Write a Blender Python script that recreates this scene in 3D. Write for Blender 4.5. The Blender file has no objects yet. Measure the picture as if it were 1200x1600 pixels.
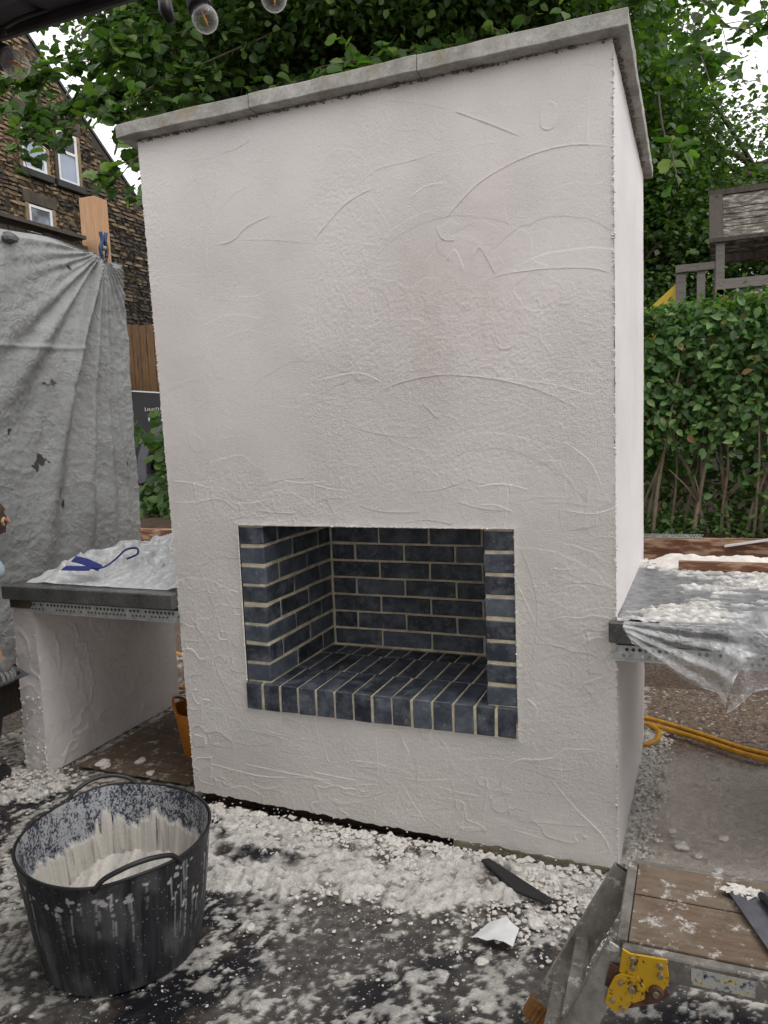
import bpy, bmesh, math, random
import numpy as np
from mathutils import Vector, Matrix, noise as mnoise
random.seed(7)
rng = np.random.default_rng(7)
S = bpy.context.scene
COL = S.collection

# ---------------------------------------------------------------- camera
CAMP = Vector((1.5932, -2.4425, 1.4807))
yaw, pitch, roll = 0.389579, -0.113413, -0.039746
cy, sy = math.cos(yaw), math.sin(yaw)
fw = Vector((-sy*math.cos(pitch), cy*math.cos(pitch), math.sin(pitch)))
rt = Vector((cy, sy, 0)); up = rt.cross(fw)
rt2 = rt*math.cos(roll) + up*math.sin(roll); up2 = -rt*math.sin(roll) + up*math.cos(roll)
cam = bpy.data.cameras.new('camera'); camo = bpy.data.objects.new('camera', cam); COL.objects.link(camo)
M3 = Matrix((rt2, up2, -fw)).transposed()
camo.matrix_world = Matrix.Translation(CAMP) @ M3.to_4x4()
cam.sensor_fit = 'VERTICAL'; cam.sensor_height = 24; cam.lens = 1206.74/1600*24
cam.clip_start = 0.05; cam.clip_end = 2000
S.camera = camo

# ---------------------------------------------------------------- sky, sun, exposure
SUN_EL, SUN_AZ = math.radians(58), math.radians(105)      # azimuth from +Y towards +X
w = bpy.data.worlds.new('World'); S.world = w; w.use_nodes = True
nt = w.node_tree; nt.nodes.clear()
out = nt.nodes.new('ShaderNodeOutputWorld'); bg = nt.nodes.new('ShaderNodeBackground')
sky = nt.nodes.new('ShaderNodeTexSky'); sky.sky_type = 'NISHITA'; sky.sun_disc = False
sky.sun_elevation = SUN_EL; sky.sun_rotation = SUN_AZ; sky.air_density = 1; sky.dust_density = 2
mixw = nt.nodes.new('ShaderNodeMix'); mixw.data_type = 'RGBA'; mixw.inputs[0].default_value = 0.88
mixw.inputs[7].default_value = (15.5, 15.3, 15.2, 1)          # even white cloud cover
nt.links.new(sky.outputs[0], mixw.inputs[6]); nt.links.new(mixw.outputs[2], bg.inputs[0])
bg.inputs[1].default_value = 0.12
nt.links.new(bg.outputs[0], out.inputs[0])
sl = bpy.data.lights.new('sun', 'SUN'); sl.energy = 1.1; sl.angle = math.radians(25); sl.color = (1, .97, .93)
so = bpy.data.objects.new('sun', sl); COL.objects.link(so)
sd = Vector((math.sin(SUN_AZ)*math.cos(SUN_EL), math.cos(SUN_AZ)*math.cos(SUN_EL), math.sin(SUN_EL)))
so.rotation_euler = sd.to_track_quat('Z', 'Y').to_euler()
S.view_settings.view_transform = 'Standard'; S.view_settings.look = 'None'
S.view_settings.gamma = 1; S.view_settings.use_curve_mapping = False
S.view_settings.exposure = -0.18

# ---------------------------------------------------------------- noise (numpy)
def hsh(ix, iy, seed):
    h = (ix.astype(np.int64)*374761393 + iy.astype(np.int64)*668265263 + seed*974711) & 0xffffffff
    h = ((h ^ (h >> 13))*1274126177) & 0xffffffff
    h = (h ^ (h >> 16)) & 0xffffffff
    return h/4294967295.0
def vn(x, y, seed=0):
    ix = np.floor(x); iy = np.floor(y); fx = x-ix; fy = y-iy
    fx = fx*fx*fx*(fx*(fx*6-15)+10); fy = fy*fy*fy*(fy*(fy*6-15)+10)
    a = hsh(ix, iy, seed); b = hsh(ix+1, iy, seed); c = hsh(ix, iy+1, seed); d = hsh(ix+1, iy+1, seed)
    return (a*(1-fx)+b*fx)*(1-fy)+(c*(1-fx)+d*fx)*fy
def fbm(x, y, seed=0, oct=4, g=0.5):
    s = 0; a = 1; t = 0
    for o in range(oct):
        s = s+a*vn(x*2**o+o*17.3, y*2**o+o*9.1, seed+o); t += a; a *= g
    return s/t
def worley(x, y, seed=0):
    ix = np.floor(x); iy = np.floor(y); best = np.full(x.shape, 9.0); bid = np.zeros(x.shape)
    for dx in (-1, 0, 1):
        for dy in (-1, 0, 1):
            cx = ix+dx; cyy = iy+dy
            px = cx+hsh(cx, cyy, seed); py = cyy+hsh(cx, cyy, seed+5)
            d = (px-x)**2+(py-y)**2; k = d < best
            best = np.where(k, d, best); bid = np.where(k, hsh(cx, cyy, seed+9), bid)
    return np.sqrt(best), bid
def sst(a, b, x):
    t = np.clip((x-a)/(b-a), 0, 1); return t*t*(3-2*t)

# ---------------------------------------------------------------- materials
class NB:
    def __init__(s, name):
        s.m = bpy.data.materials.new(name); s.m.use_nodes = True; s.t = s.m.node_tree
        s.b = s.t.nodes['Principled BSDF']; s.o = s.t.nodes['Material Output']
    def n(s, ty, **k):
        q = s.t.nodes.new(ty)
        for a, v in k.items(): setattr(q, a, v)
        return q
    def l(s, a, b): s.t.links.new(a, b)
    def co(s, kind='Object', scale=(1, 1, 1)):
        c = s.n('ShaderNodeTexCoord'); mp = s.n('ShaderNodeMapping'); mp.inputs[3].default_value = scale
        s.l(c.outputs[kind], mp.inputs[0]); return mp.outputs[0]
    def noise(s, v, scale, detail=4, rough=.6, dist=0):
        q = s.n('ShaderNodeTexNoise'); q.inputs['Scale'].default_value = scale; q.inputs['Detail'].default_value = detail
        q.inputs['Roughness'].default_value = rough; q.inputs['Distortion'].default_value = dist
        s.l(v, q.inputs['Vector']); return q.outputs[0]
    def ramp(s, f, stops):
        q = s.n('ShaderNodeValToRGB'); e = q.color_ramp.elements
        while len(e) < len(stops): e.new(.5)
        for el, (p, c) in zip(e, stops):
            el.position = p; el.color = (c[0], c[1], c[2], 1) if not isinstance(c, (int, float)) else (c, c, c, 1)
        s.l(f, q.inputs[0]); return q.outputs[0]
    def mix(s, f, a, b, mode='MIX'):
        q = s.n('ShaderNodeMix', data_type='RGBA', blend_type=mode)
        for i, v in ((0, f), (6, a), (7, b)):
            if isinstance(v, (int, float)): q.inputs[i].default_value = v
            elif isinstance(v, tuple): q.inputs[i].default_value = (*v[:3], 1)
            else: s.l(v, q.inputs[i])
        return q.outputs[2]
    def math(s, op, a, b=0.0):
        q = s.n('ShaderNodeMath', operation=op)
        for i, v in ((0, a), (1, b)):
            if isinstance(v, (int, float)): q.inputs[i].default_value = v
            else: s.l(v, q.inputs[i])
        return q.outputs[0]
    def bump(s, h, strength=.5, dist=.01, prev=None):
        q = s.n('ShaderNodeBump')
        if isinstance(strength, (int, float)): q.inputs['Strength'].default_value = strength
        else: s.l(strength, q.inputs['Strength'])
        q.inputs['Distance'].default_value = dist
        s.l(h, q.inputs['Height'])
        if prev is not None: s.l(prev, q.inputs['Normal'])
        return q.outputs[0]
    def fin(s, col=None, rough=.6, metal=0, nrm=None, spec=.5):
        if col is not None:
            if isinstance(col, tuple): s.b.inputs['Base Color'].default_value = (*col[:3], 1)
            else: s.l(col, s.b.inputs['Base Color'])
        if isinstance(rough, (int, float)): s.b.inputs['Roughness'].default_value = rough
        else: s.l(rough, s.b.inputs['Roughness'])
        s.b.inputs['Metallic'].default_value = metal
        s.b.inputs['Specular IOR Level'].default_value = spec
        if nrm is not None: s.l(nrm, s.b.inputs['Normal'])
        return s.m
def simple(name, col, rough=.6, metal=0, var=.25, scale=12, bump=.3, bscale=80, bd=.002):
    b = NB(name); v = b.co(); f = b.noise(v, scale, 5)
    lo = tuple(c*(1-var) for c in col); hi = tuple(min(1, c*(1+var)) for c in col)
    return b.fin(b.ramp(f, [(.3, lo), (.7, hi)]), rough, metal, b.bump(b.noise(v, bscale, 4), bump, bd))
MAT = {}
# wet lime render on the front; colour attribute carries the damp patches and shade painted low down
def render_mat(name, attr):
    b = NB(name); v = b.co()
    if attr:
        a = b.n('ShaderNodeAttribute'); a.attribute_name = 'Col'; base = a.outputs[0]
    else: base = b.ramp(b.noise(v, 2.5, 5), [(.3, (.60, .545, .53)), (.7, (.71, .66, .65))])
    g = b.noise(v, 260, 3, .7); base = b.mix(.45, base, b.ramp(g, [(.32, .35), (.5, .55), (.7, .72)]), 'OVERLAY')
    pit = b.ramp(b.noise(v, 150, 2, .5), [(.24, 0), (.3, 1)]); base = b.mix(b.math('MULTIPLY', b.math('SUBTRACT', 1.0, pit), .4), base, (.22, .18, .16))
    n1 = b.bump(b.noise(v, 210, 4, .75), b.ramp(b.noise(v, 1.7, 4, .6), [(.40, .25), (.60, .95)]), .0038); n2 = b.bump(b.noise(v, 20, 6, .60, 1.2), .22, .005, n1)
    return b.fin(base, .62, 0, n2, .35)
MAT['render'] = render_mat('wet_render', True); MAT['render_plain'] = render_mat('wet_render_plain', False)
# engineering brick
b = NB('blue_brick'); v = b.co(); oi = b.n('ShaderNodeObjectInfo')
vv = b.n('ShaderNodeVectorMath', operation='ADD'); b.l(v, vv.inputs[0]); sc = b.n('ShaderNodeVectorMath', operation='SCALE'); b.l(oi.outputs['Location'], sc.inputs[0]); sc.inputs['Scale'].default_value = 7.3; b.l(sc.outputs[0], vv.inputs[1]); v = vv.outputs[0]
c1 = b.ramp(oi.outputs['Random'], [(0, (.015, .019, .029)), (.5, (.034, .043, .061)), (1, (.070, .085, .110))])
c2 = b.mix(b.ramp(b.noise(v, 14, 6, .7), [(.44, 0), (.70, .75)]), c1, (.17, .19, .22))
c2 = b.mix(b.ramp(b.noise(v, 40, 6, .8), [(.58, 0), (.70, .6)]), c2, (.40, .37, .30))
c3 = b.mix(b.ramp(b.noise(v, 45, 5, .7), [(.60, 0), (.72, .55)]), c2, (.008, .009, .014))
b.fin(c3, b.ramp(b.noise(v, 9, 3), [(.35, .28), (.65, .62)]), 0, b.bump(b.noise(v, 90, 5), .5, .003)); MAT['brick'] = b.m
MAT['mortar'] = simple('cream_mortar', (.60, .53, .39), .9, 0, .3, 22, .8, 160, .004)
MAT['bedmortar'] = simple('dirty_bedding_mortar', (.19, .17, .13), .95, 0, .5, 30)
b = NB('cap_concrete'); v = b.co(); c = b.ramp(b.noise(v, 9, 7, .7), [(.3, (.18, .17, .15)), (.5, (.36, .35, .32)), (.7, (.55, .53, .50))])
c = b.mix(b.ramp(b.noise(v, 70, 4, .7), [(.4, .0), (.8, .5)]), c, (.16, .15, .13))
c = b.mix(b.ramp(b.noise(v, 6, 4, .6), [(.55, 0), (.68, .55)]), c, (.24, .17, .08))
MAT['cap'] = b.fin(c, .85, 0, b.bump(b.noise(v, 120, 5, .7), .6, .004))
b = NB('counter_slab'); v = b.co(); c = b.ramp(b.noise(v, 6, 6, .7), [(.3, (.035, .034, .033)), (.7, (.11, .107, .104))])
c = b.mix(b.ramp(b.noise(v, 140, 3, .7), [(.55, 0), (.75, .6)]), c, (.32, .31, .30))
MAT['slab'] = b.fin(c, b.ramp(b.noise(v, 5, 3), [(.35, .16), (.65, .5)]), 0, b.bump(b.noise(v, 120, 4), .3, .002))
MAT['galv'] = simple('galvanised_bead', (.50, .53, .52), .45, .55, .25, 40, .2)
def attr_mat(name, rough=.6, gr=.25, gs=180, bs=.6, bd=.004, wet=False):
    b = NB(name); v = b.co(); a = b.n('ShaderNodeAttribute'); a.attribute_name = 'Col'
    g = b.noise(v, gs, 4, .7); c = b.mix(gr, a.outputs[0], b.ramp(g, [(.3, .25), (.5, .5), (.7, .8)]), 'OVERLAY')
    r = rough
    if wet:
        sp = b.n('ShaderNodeSeparateColor'); b.l(a.outputs[0], sp.inputs[0])
        r = b.ramp(sp.outputs[1], [(.01, .22), (.06, .45), (.25, .85)])
    return b.fin(c, r, 0, b.bump(g, bs, bd), .5)
b = NB('site_ground'); v = b.co(); a = b.n('ShaderNodeAttribute'); a.attribute_name = 'Col'
g_ = b.noise(v, 150, 4, .7); c = b.mix(.5, a.outputs[0], b.ramp(g_, [(.3, .2), (.5, .5), (.7, .85)]), 'OVERLAY')
for vs_, th_, sd_ in ((75, .90, .26), (170, .86, .30)):
    vo = b.n('ShaderNodeTexVoronoi'); vo.inputs['Scale'].default_value = vs_; dv = b.n('ShaderNodeVectorMath', operation='ADD'); b.l(v, dv.inputs[0]); ns_ = b.n('ShaderNodeTexNoise'); ns_.inputs['Scale'].default_value = vs_*.9; b.l(v, ns_.inputs[0]); sc_ = b.n('ShaderNodeVectorMath', operation='SCALE'); b.l(ns_.outputs['Color'], sc_.inputs[0]); sc_.inputs['Scale'].default_value = .9/vs_; b.l(sc_.outputs[0], dv.inputs[1]); b.l(dv.outputs[0], vo.inputs['Vector'])
    spc = b.n('ShaderNodeSeparateColor'); b.l(vo.outputs['Color'], spc.inputs[0])
    k_ = b.math('MULTIPLY', b.math('GREATER_THAN', spc.outputs[0], th_+.04), b.ramp(vo.outputs['Distance'], [(sd_, 1), (sd_+.1, 0)])); c = b.mix(b.math('MULTIPLY', k_, .8), c, (.52, .50, .47))
sp = b.n('ShaderNodeSeparateColor'); b.l(c, sp.inputs[0])
b.fin(c, b.ramp(sp.outputs[1], [(.01, .38), (.06, .6), (.25, .9)]), 0, b.bump(g_, .9, .006), .3); MAT['ground'] = b.m
MAT['tub'] = attr_mat('black_rubber', .5, .2, 120, .25, .002); MAT['tub'].node_tree.nodes['Principled BSDF'].inputs['Specular IOR Level'].default_value = .22
MAT['wetspill'] = attr_mat('wet_plaster_film', .22, .35, 130, .6, .004)
b = NB('gravel_asphalt'); v = b.co(); c = b.ramp(b.noise(v, 70, 6, .8), [(.38, (.022, .015, .011)), (.50, (.11, .078, .060)), (.62, (.32, .25, .21))])
c = b.mix(b.ramp(b.noise(v, 2.2, 4), [(.4, 0), (.65, .6)]), c, (.075, .045, .028))
MAT['gravel'] = b.fin(c, .75, 0, b.bump(b.noise(v, 120, 5, .7), 1, .012))
MAT['soil'] = simple('soil', (.06, .035, .02), .95, 0, .5, 14, 1, 60, .02)
MAT['plaster'] = simple('plaster_lump', (.66, .625, .58), .8, 0, .14, 20, .6, 130, .004)
def wood(name, lo, hi, knots=True, gs=(1, 14, 14), rough=.75, dark=.3):
    b = NB(name); v = b.co('Object', gs); oi = b.n('ShaderNodeObjectInfo')
    add = b.n('ShaderNodeVectorMath', operation='ADD'); b.l(v, add.inputs[0]); sc = b.n('ShaderNodeVectorMath', operation='SCALE'); b.l(oi.outputs['Location'], sc.inputs[0]); sc.inputs['Scale'].default_value = 3.7; b.l(sc.outputs[0], add.inputs[1])
    v = add.outputs[0]
    f = b.noise(v, 5, 6, .65, 1.2); c = b.ramp(f, [(.3, lo), (.7, hi)])
    c = b.mix(.35, c, b.ramp(oi.outputs['Random'], [(0, .3), (1, .7)]), 'OVERLAY')
    if knots: c = b.mix(b.ramp(b.noise(v, 2.2, 2, .4), [(.64, 0), (.72, .8)]), c, tuple(x*dark for x in lo))
    return b.fin(c, rough, 0, b.bump(f, .4, .003))
MAT['post'] = wood('fresh_timber', (.42, .23, .12), (.60, .38, .22), False, (14, 14, 1.2))
MAT['fencewood'] = wood('brown_fence_board', (.11, .055, .022), (.24, .13, .055), True, (9, 9, 1.0))
MAT['oldwood'] = wood('weathered_board', (.035, .028, .022), (.10, .082, .065), True, (9, 9, 1))
MAT['playwood'] = wood('grey_weathered_timber', (.11, .095, .085), (.22, .195, .18), True, (2, 14, 14))
b = NB('lichened_roof_board'); v = b.co('Object', (1, 3, 3)); c = b.ramp(b.noise(v, 9, 7, .75), [(.36, (.025, .022, .02)), (.52, (.14, .12, .10)), (.64, (.46, .43, .38))])
MAT['roofwood'] = b.fin(c, .9, 0, b.bump(b.noise(v, 20, 5), .6, .006))
b = NB('sleeper_timber'); v = b.co('Object', (1, 5, 5)); c = b.ramp(b.noise(v, 4, 5, .6), [(.40, (.11, .042, .022)), (.5, (.17, .075, .04)), (.56, (.36, .235, .15)), (.7, (.42, .29, .19))])
MAT['sleeper'] = b.fin(c, .8, 0, b.bump(b.noise(v, 14, 5), .4, .005))
b = NB('ladder_plank'); v = b.co('Object', (1.5, 9, 9)); v0 = b.co(); c = b.ramp(b.noise(v, 7, 7, .7), [(.3, (.075, .048, .030)), (.7, (.19, .13, .085))])
c = b.mix(b.ramp(b.noise(v0, 9, 6, .75), [(.45, 0), (.65, .7)]), c, (.19, .155, .115))
c = b.mix(b.ramp(b.noise(v0, 24, 7, .78), [(.555, 0), (.64, .9)]), c, (.58, .56, .52))
MAT['plank'] = b.fin(c, .7, 0, b.bump(b.noise(v0, 60, 5), .4, .003))
b = NB('dirty_aluminium'); v = b.co(); c = b.ramp(b.noise(v, 16, 6, .7), [(.3, (.10, .09, .075)), (.6, (.25, .235, .21))])
c = b.mix(b.ramp(b.noise(v, 24, 7, .75), [(.56, 0), (.63, .85)]), c, (.56, .54, .50))
MAT['alu'] = b.fin(c, .5, .35, b.bump(b.noise(v, 70, 4), .2, .002))
b = NB('chipped_yellow_paint'); v = b.co(); c = b.mix(b.ramp(b.noise(v, 34, 6, .75), [(.56, 0), (.60, 1)]), (.56, .33, .012), (.07, .03, .015))
MAT['yellow'] = b.fin(c, .45, 0, b.bump(b.noise(v, 60, 4), .3, .002))
MAT['rust'] = simple('rusty_steel', (.11, .055, .035), .7, .3, .5, 40)
MAT['bolt'] = simple('bolt', (.30, .25, .17), .5, .6, .3, 60)
MAT['foot'] = simple('brown_rubber_foot', (.22, .10, .025), .7, 0, .4, 60)
MAT['steel'] = simple('grey_steel_blade', (.13, .13, .15), .35, .6, .3, 20)
MAT['dark'] = simple('black_plastic', (.015, .015, .017), .45, 0, .3, 20)
MAT['frame'] = simple('dark_gazebo_frame', (.022, .022, .026), .5, 0, .3, 10)
MAT['framegrey'] = simple('grey_gazebo_channel', (.06, .06, .068), .55, 0, .2, 10)
MAT['canvas'] = simple('dark_canopy_cloth', (.05, .05, .055), .9, 0, .2, 10)
MAT['orange'] = simple('orange_rubber', (.46, .165, .015), .45, 0, .2, 10)
MAT['hose'] = simple('yellow_hose', (.55, .27, .015), .45, 0, .3, 30)
MAT['white'] = simple('white_upvc', (.75, .75, .76), .4, 0, .08, 10, .05)
MAT['blue'] = simple('navy_plastic', (.012, .02, .16), .35, 0, .25, 20)
MAT['clampblue'] = simple('blue_clamp_plastic', (.015, .05, .12), .4, 0, .3, 20)
MAT['carblack'] = simple('black_car_paint', (.004, .005, .007), .45, 0, .2, 3, .02)
MAT['cargrey'] = simple('grey_wheel_arch', (.10, .10, .125), .5, 0, .2, 10)
MAT['tyre'] = simple('tyre_rubber', (.02, .02, .022), .8, 0, .3, 30)
MAT['silver'] = simple('silver_badge', (.6, .6, .6), .3, .6, .1, 10)
MAT['slide'] = simple('yellow_slide_plastic', (.60, .40, .03), .5, 0, .2, 8)
MAT['skin'] = simple('skin', (.50, .27, .18), .55, 0, .12, 20)
MAT['hair'] = simple('brown_hair', (.05, .028, .016), .6, 0, .4, 60)
MAT['shirt'] = simple('pale_blue_tshirt', (.36, .44, .50), .9, 0, .1, 8, .6, 14, .02)
MAT['trouser'] = simple('black_trousers', (.012, .012, .013), .9, 0, .3, 10, .6, 12, .02)
MAT['glove'] = simple('grey_plaster_glove', (.16, .15, .14), .8, 0, .4, 30)
MAT['rock'] = simple('grey_rock', (.10, .10, .10), .8, 0, .4, 30)
MAT['darkglass'] = simple('window_glass_dark', (.02, .025, .035), .05, 0, .3, 2, 0)
b = NB('window_glass'); v = b.co(); f = b.ramp(b.noise(v, .9, 3), [(.45, (.02, .025, .03)), (.55, (.28, .33, .42))]); b.fin(f, .05, 0); MAT['glass'] = b.m
MAT['blind'] = simple('pale_blue_blind_behind_glass', (.33, .38, .48), .15, 0, .08, 2, 0)
# sandstone
b = NB('sooty_sandstone'); v = b.co(); oi = b.n('ShaderNodeObjectInfo'); ge = b.n('ShaderNodeNewGeometry')
r = b.math('FRACT', b.math('ADD', b.math('MULTIPLY', oi.outputs['Random'], 7.0), ge.outputs['Random Per Island']))
ps = b.n('ShaderNodeSeparateXYZ'); b.l(ge.outputs['Position'], ps.inputs[0])
so1 = b.math('MULTIPLY', b.math('SUBTRACT', ps.outputs[1], 12.4), .11); so2 = b.math('MULTIPLY', b.math('SUBTRACT', 7.0, ps.outputs[2]), .16)
k = b.math('ADD', r, b.math('ADD', so1, so2)); k = b.math('ADD', k, b.math('MULTIPLY', b.math('SUBTRACT', b.noise(ge.outputs['Position'], .8, 3), .5), 1.0))
c = b.ramp(k, [(.1, (.29, .215, .125)), (.45, (.19, .14, .085)), (.75, (.085, .065, .045)), (1, (.045, .039, .033))])
c = b.mix(b.ramp(b.noise(ge.outputs['Position'], 9, 5, .7), [(.45, 0), (.7, .7)]), c, (.04, .032, .025))
MAT['stone'] = b.fin(c, .9, 0, b.bump(b.noise(ge.outputs['Position'], 14, 5), .7, .03))
MAT['stonemortar'] = simple('dark_stone_mortar', (.05, .042, .034), .95)
MAT['lintel'] = simple('weathered_lintel', (.075, .06, .045), .9, 0, .4, 5)
MAT['sill'] = simple('dark_sill', (.035, .035, .037), .8, 0, .3, 5)
MAT['roof'] = simple('slate', (.05, .052, .055), .6, 0, .3, 4)
# leaves
def leafmat(name, stops, trans=.35):
    b = NB(name); ge = b.n('ShaderNodeNewGeometry'); c = b.ramp(ge.outputs['Random Per Island'], stops)
    b.fin(c, .42, 0, None, .4)
    tr = b.n('ShaderNodeBsdfTranslucent'); tc = b.mix(1.0, c, (1.6, 2.0, .55), 'MULTIPLY'); b.l(tc, tr.inputs[0])
    mx = b.n('ShaderNodeMixShader'); mx.inputs[0].default_value = trans
    b.l(b.b.outputs[0], mx.inputs[1]); b.l(tr.outputs[0], mx.inputs[2]); b.l(mx.outputs[0], b.o.inputs[0]); return b.m
MAT['leaf'] = leafmat('tree_leaf', [(0, (.034, .072, .022)), (.5, (.064, .124, .034)), (.85, (.105, .18, .048)), (1, (.17, .25, .065))])
MAT['leaf_bright'] = leafmat('lime_leaf', [(0, (.045, .10, .026)), (.6, (.080, .155, .038)), (.9, (.15, .24, .055)), (1, (.24, .31, .07))], .45)
MAT['leaf_far'] = leafmat('far_leaf', [(0, (.032, .068, .024)), (.6, (.062, .115, .038)), (1, (.12, .18, .055))])
MAT['leaf_hedge'] = leafmat('hedge_leaf', [(0, (.034, .080, .024)), (.5, (.080, .17, .048)), (.9, (.17, .28, .085)), (.96, (.15, .20, .06)), (1, (.24, .12, .05))], .25)
MAT['bark'] = simple('bark', (.075, .058, .042), .9, 0, .4, 10, .8, 30, .02)
MAT['stem'] = simple('hedge_stem', (.19, .15, .105), .85, 0, .4, 10, .5, 50, .006)
# tarpaulin
b = NB('silver_tarpaulin'); a = b.n('ShaderNodeAttribute'); a.attribute_name = 'Col'; v = b.co()
vo = b.n('ShaderNodeTexVoronoi', feature='DISTANCE_TO_EDGE'); vo.inputs['Scale'].default_value = 24; dn = b.n('ShaderNodeTexNoise'); dn.inputs['Scale'].default_value = 10; b.l(v, dn.inputs[0]); av = b.n('ShaderNodeVectorMath', operation='MULTIPLY_ADD'); b.l(dn.outputs['Color'], av.inputs[0]); av.inputs[1].default_value = (.2, .2, .2); b.l(v, av.inputs[2]); b.l(av.outputs[0], vo.inputs['Vector'])
n1 = b.bump(b.noise(v, 60, 6, .7, .8), .5, .006); n2 = b.bump(vo.outputs['Distance'], b.ramp(b.noise(v, 5, 3), [(.4, .1), (.6, .5)]), .014, n1)
c = b.mix(.25, a.outputs[0], b.ramp(b.noise(v, 34, 6, .7, .6), [(.3, .25), (.7, .75)]), 'OVERLAY')
MAT['tarp'] = b.fin(c, .55, 0, n2)
# thin clear plastic
def plastic(name, alpha, white, plas=False, vsc=22):
    b = NB(name); v = b.co()
    vo = b.n('ShaderNodeTexVoronoi', feature='DISTANCE_TO_EDGE'); vo.inputs['Scale'].default_value = vsc; dn = b.n('ShaderNodeTexNoise'); dn.inputs['Scale'].default_value = 8; b.l(v, dn.inputs[0]); av = b.n('ShaderNodeVectorMath', operation='MULTIPLY_ADD'); b.l(dn.outputs['Color'], av.inputs[0]); av.inputs[1].default_value = (.25, .25, .25); b.l(v, av.inputs[2]); b.l(av.outputs[0], vo.inputs['Vector'])
    n1 = b.bump(vo.outputs['Distance'], .55 if vsc > 10 else .4, .03, b.bump(b.noise(v, vsc*.6, 3, .5, 1.5), .5, .02))
    b.fin((.80, .81, .82), .10, 0, n1, .8); b.b.inputs['Coat Weight'].default_value = .5; b.b.inputs['Coat Roughness'].default_value = .1
    tr = b.n('ShaderNodeBsdfTransparent'); mx = b.n('ShaderNodeMixShader')
    fr = b.n('ShaderNodeLayerWeight'); fr.inputs[0].default_value = .35; b.l(n1, fr.inputs['Normal'])
    k = b.math('ADD', b.math('MULTIPLY', fr.outputs['Facing'], white), alpha)
    k = b.math('ADD', k, b.math('MULTIPLY', b.ramp(b.noise(v, 14, 6, .7, 1.5), [(.45, 0), (.75, 1)]), white))
    if plas:
        a = b.n('ShaderNodeAttribute'); a.attribute_name = 'Col'; k = b.math('ADD', k, a.outputs['Fac'])
    q = b.n('ShaderNodeClamp'); b.l(k, q.inputs[0])
    b.l(q.outputs[0], mx.inputs[0]); b.l(tr.outputs[0], mx.inputs[1]); b.l(b.b.outputs[0], mx.inputs[2]); b.l(mx.outputs[0], b.o.inputs[0]); return b.m
MAT['film'] = plastic('clear_film', .02, .42, True); MAT['sheet'] = plastic('milky_sheet', .45, .45, False, 5)
b = NB('bulb_glass'); b.fin((.9, .9, .9), .03, 0, None, .8)
tr = b.n('ShaderNodeBsdfTransparent'); mx = b.n('ShaderNodeMixShader'); fr = b.n('ShaderNodeLayerWeight'); fr.inputs[0].default_value = .25
b.l(b.math('ADD', b.math('MULTIPLY', fr.outputs['Facing'], .75), .06), mx.inputs[0]); b.l(tr.outputs[0], mx.inputs[1]); b.l(b.b.outputs[0], mx.inputs[2]); b.l(mx.outputs[0], b.o.inputs[0]); MAT['bulb'] = b.m
MAT['filament'] = simple('orange_filament', (.80, .26, .03), .5, 0, .1, 10)

# ---------------------------------------------------------------- object helpers
def tag(o, label=None, cat=None, group=None, kind=None):
    if label: o['label'] = label
    if cat: o['category'] = cat
    if group: o['group'] = group
    if kind: o['kind'] = kind
    return o
def empty(name, loc=(0, 0, 0), label=None, cat=None, group=None):
    o = bpy.data.objects.new(name, None); o.empty_display_size = .1; COL.objects.link(o); o.location = loc
    return tag(o, label, cat, group)
def link(name, me, parent=None, mat=None, loc=None, smooth=False):
    if mat is not None and not me.materials: me.materials.append(MAT[mat] if isinstance(mat, str) else mat)
    if smooth: me.polygons.foreach_set('use_smooth', np.ones(len(me.polygons), bool))
    o = bpy.data.objects.new(name, me); COL.objects.link(o)
    if parent is not None:
        o.parent = parent
        if loc is not None: o.location = loc
        else:
            base = Vector((0, 0, 0)); q = parent
            while q is not None: base += q.location; q = q.parent
            o.location = -base                       # mesh given in world coordinates
    elif loc is not None: o.location = loc
    return o
def mesh(V, F, name='mesh'):
    me = bpy.data.meshes.new(name); me.from_pydata([tuple(map(float, v)) for v in V], [], F); me.update(); return me
def npmesh(V, F, name='mesh', cols=None):
    """V (n,3), F (m,k) uniform polygons"""
    me = bpy.data.meshes.new(name); V = np.asarray(V, np.float32); F = np.asarray(F, np.int32); m, k = F.shape
    me.vertices.add(len(V)); me.vertices.foreach_set('co', V.ravel()); me.loops.add(m*k); me.loops.foreach_set('vertex_index', F.ravel())
    me.polygons.add(m); me.polygons.foreach_set('loop_start', np.arange(m, dtype=np.int32)*k)
    me.update(calc_edges=True)
    if cols is not None:
        at = me.color_attributes.new('Col', 'FLOAT_COLOR', 'POINT'); c4 = np.ones((len(V), 4), np.float32); c4[:, :3] = cols.reshape(-1, 3) if cols.ndim > 1 else cols[:, None]
        at.data.foreach_set('color', c4.ravel())
    return me
def grid(P, cols=None, mask=None, name='mesh', flip=False):
    ny, nx = P.shape[:2]; idx = np.arange(ny*nx).reshape(ny, nx)
    F = np.stack([idx[:-1, :-1], idx[:-1, 1:], idx[1:, 1:], idx[1:, :-1]], -1)
    if mask is not None: F = F[mask]
    F = F.reshape(-1, 4)
    if flip: F = F[:, ::-1]
    V = P.reshape(-1, 3); C = None if cols is None else cols.reshape(-1, 3)
    if mask is not None:
        used = np.zeros(len(V), bool); used[F.ravel()] = True; mp = np.cumsum(used)-1; V = V[used]; F = mp[F]; C = None if C is None else C[used]
    me = npmesh(V, F, name, C); me.polygons.foreach_set('use_smooth', np.ones(len(me.polygons), bool)); return me
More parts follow.
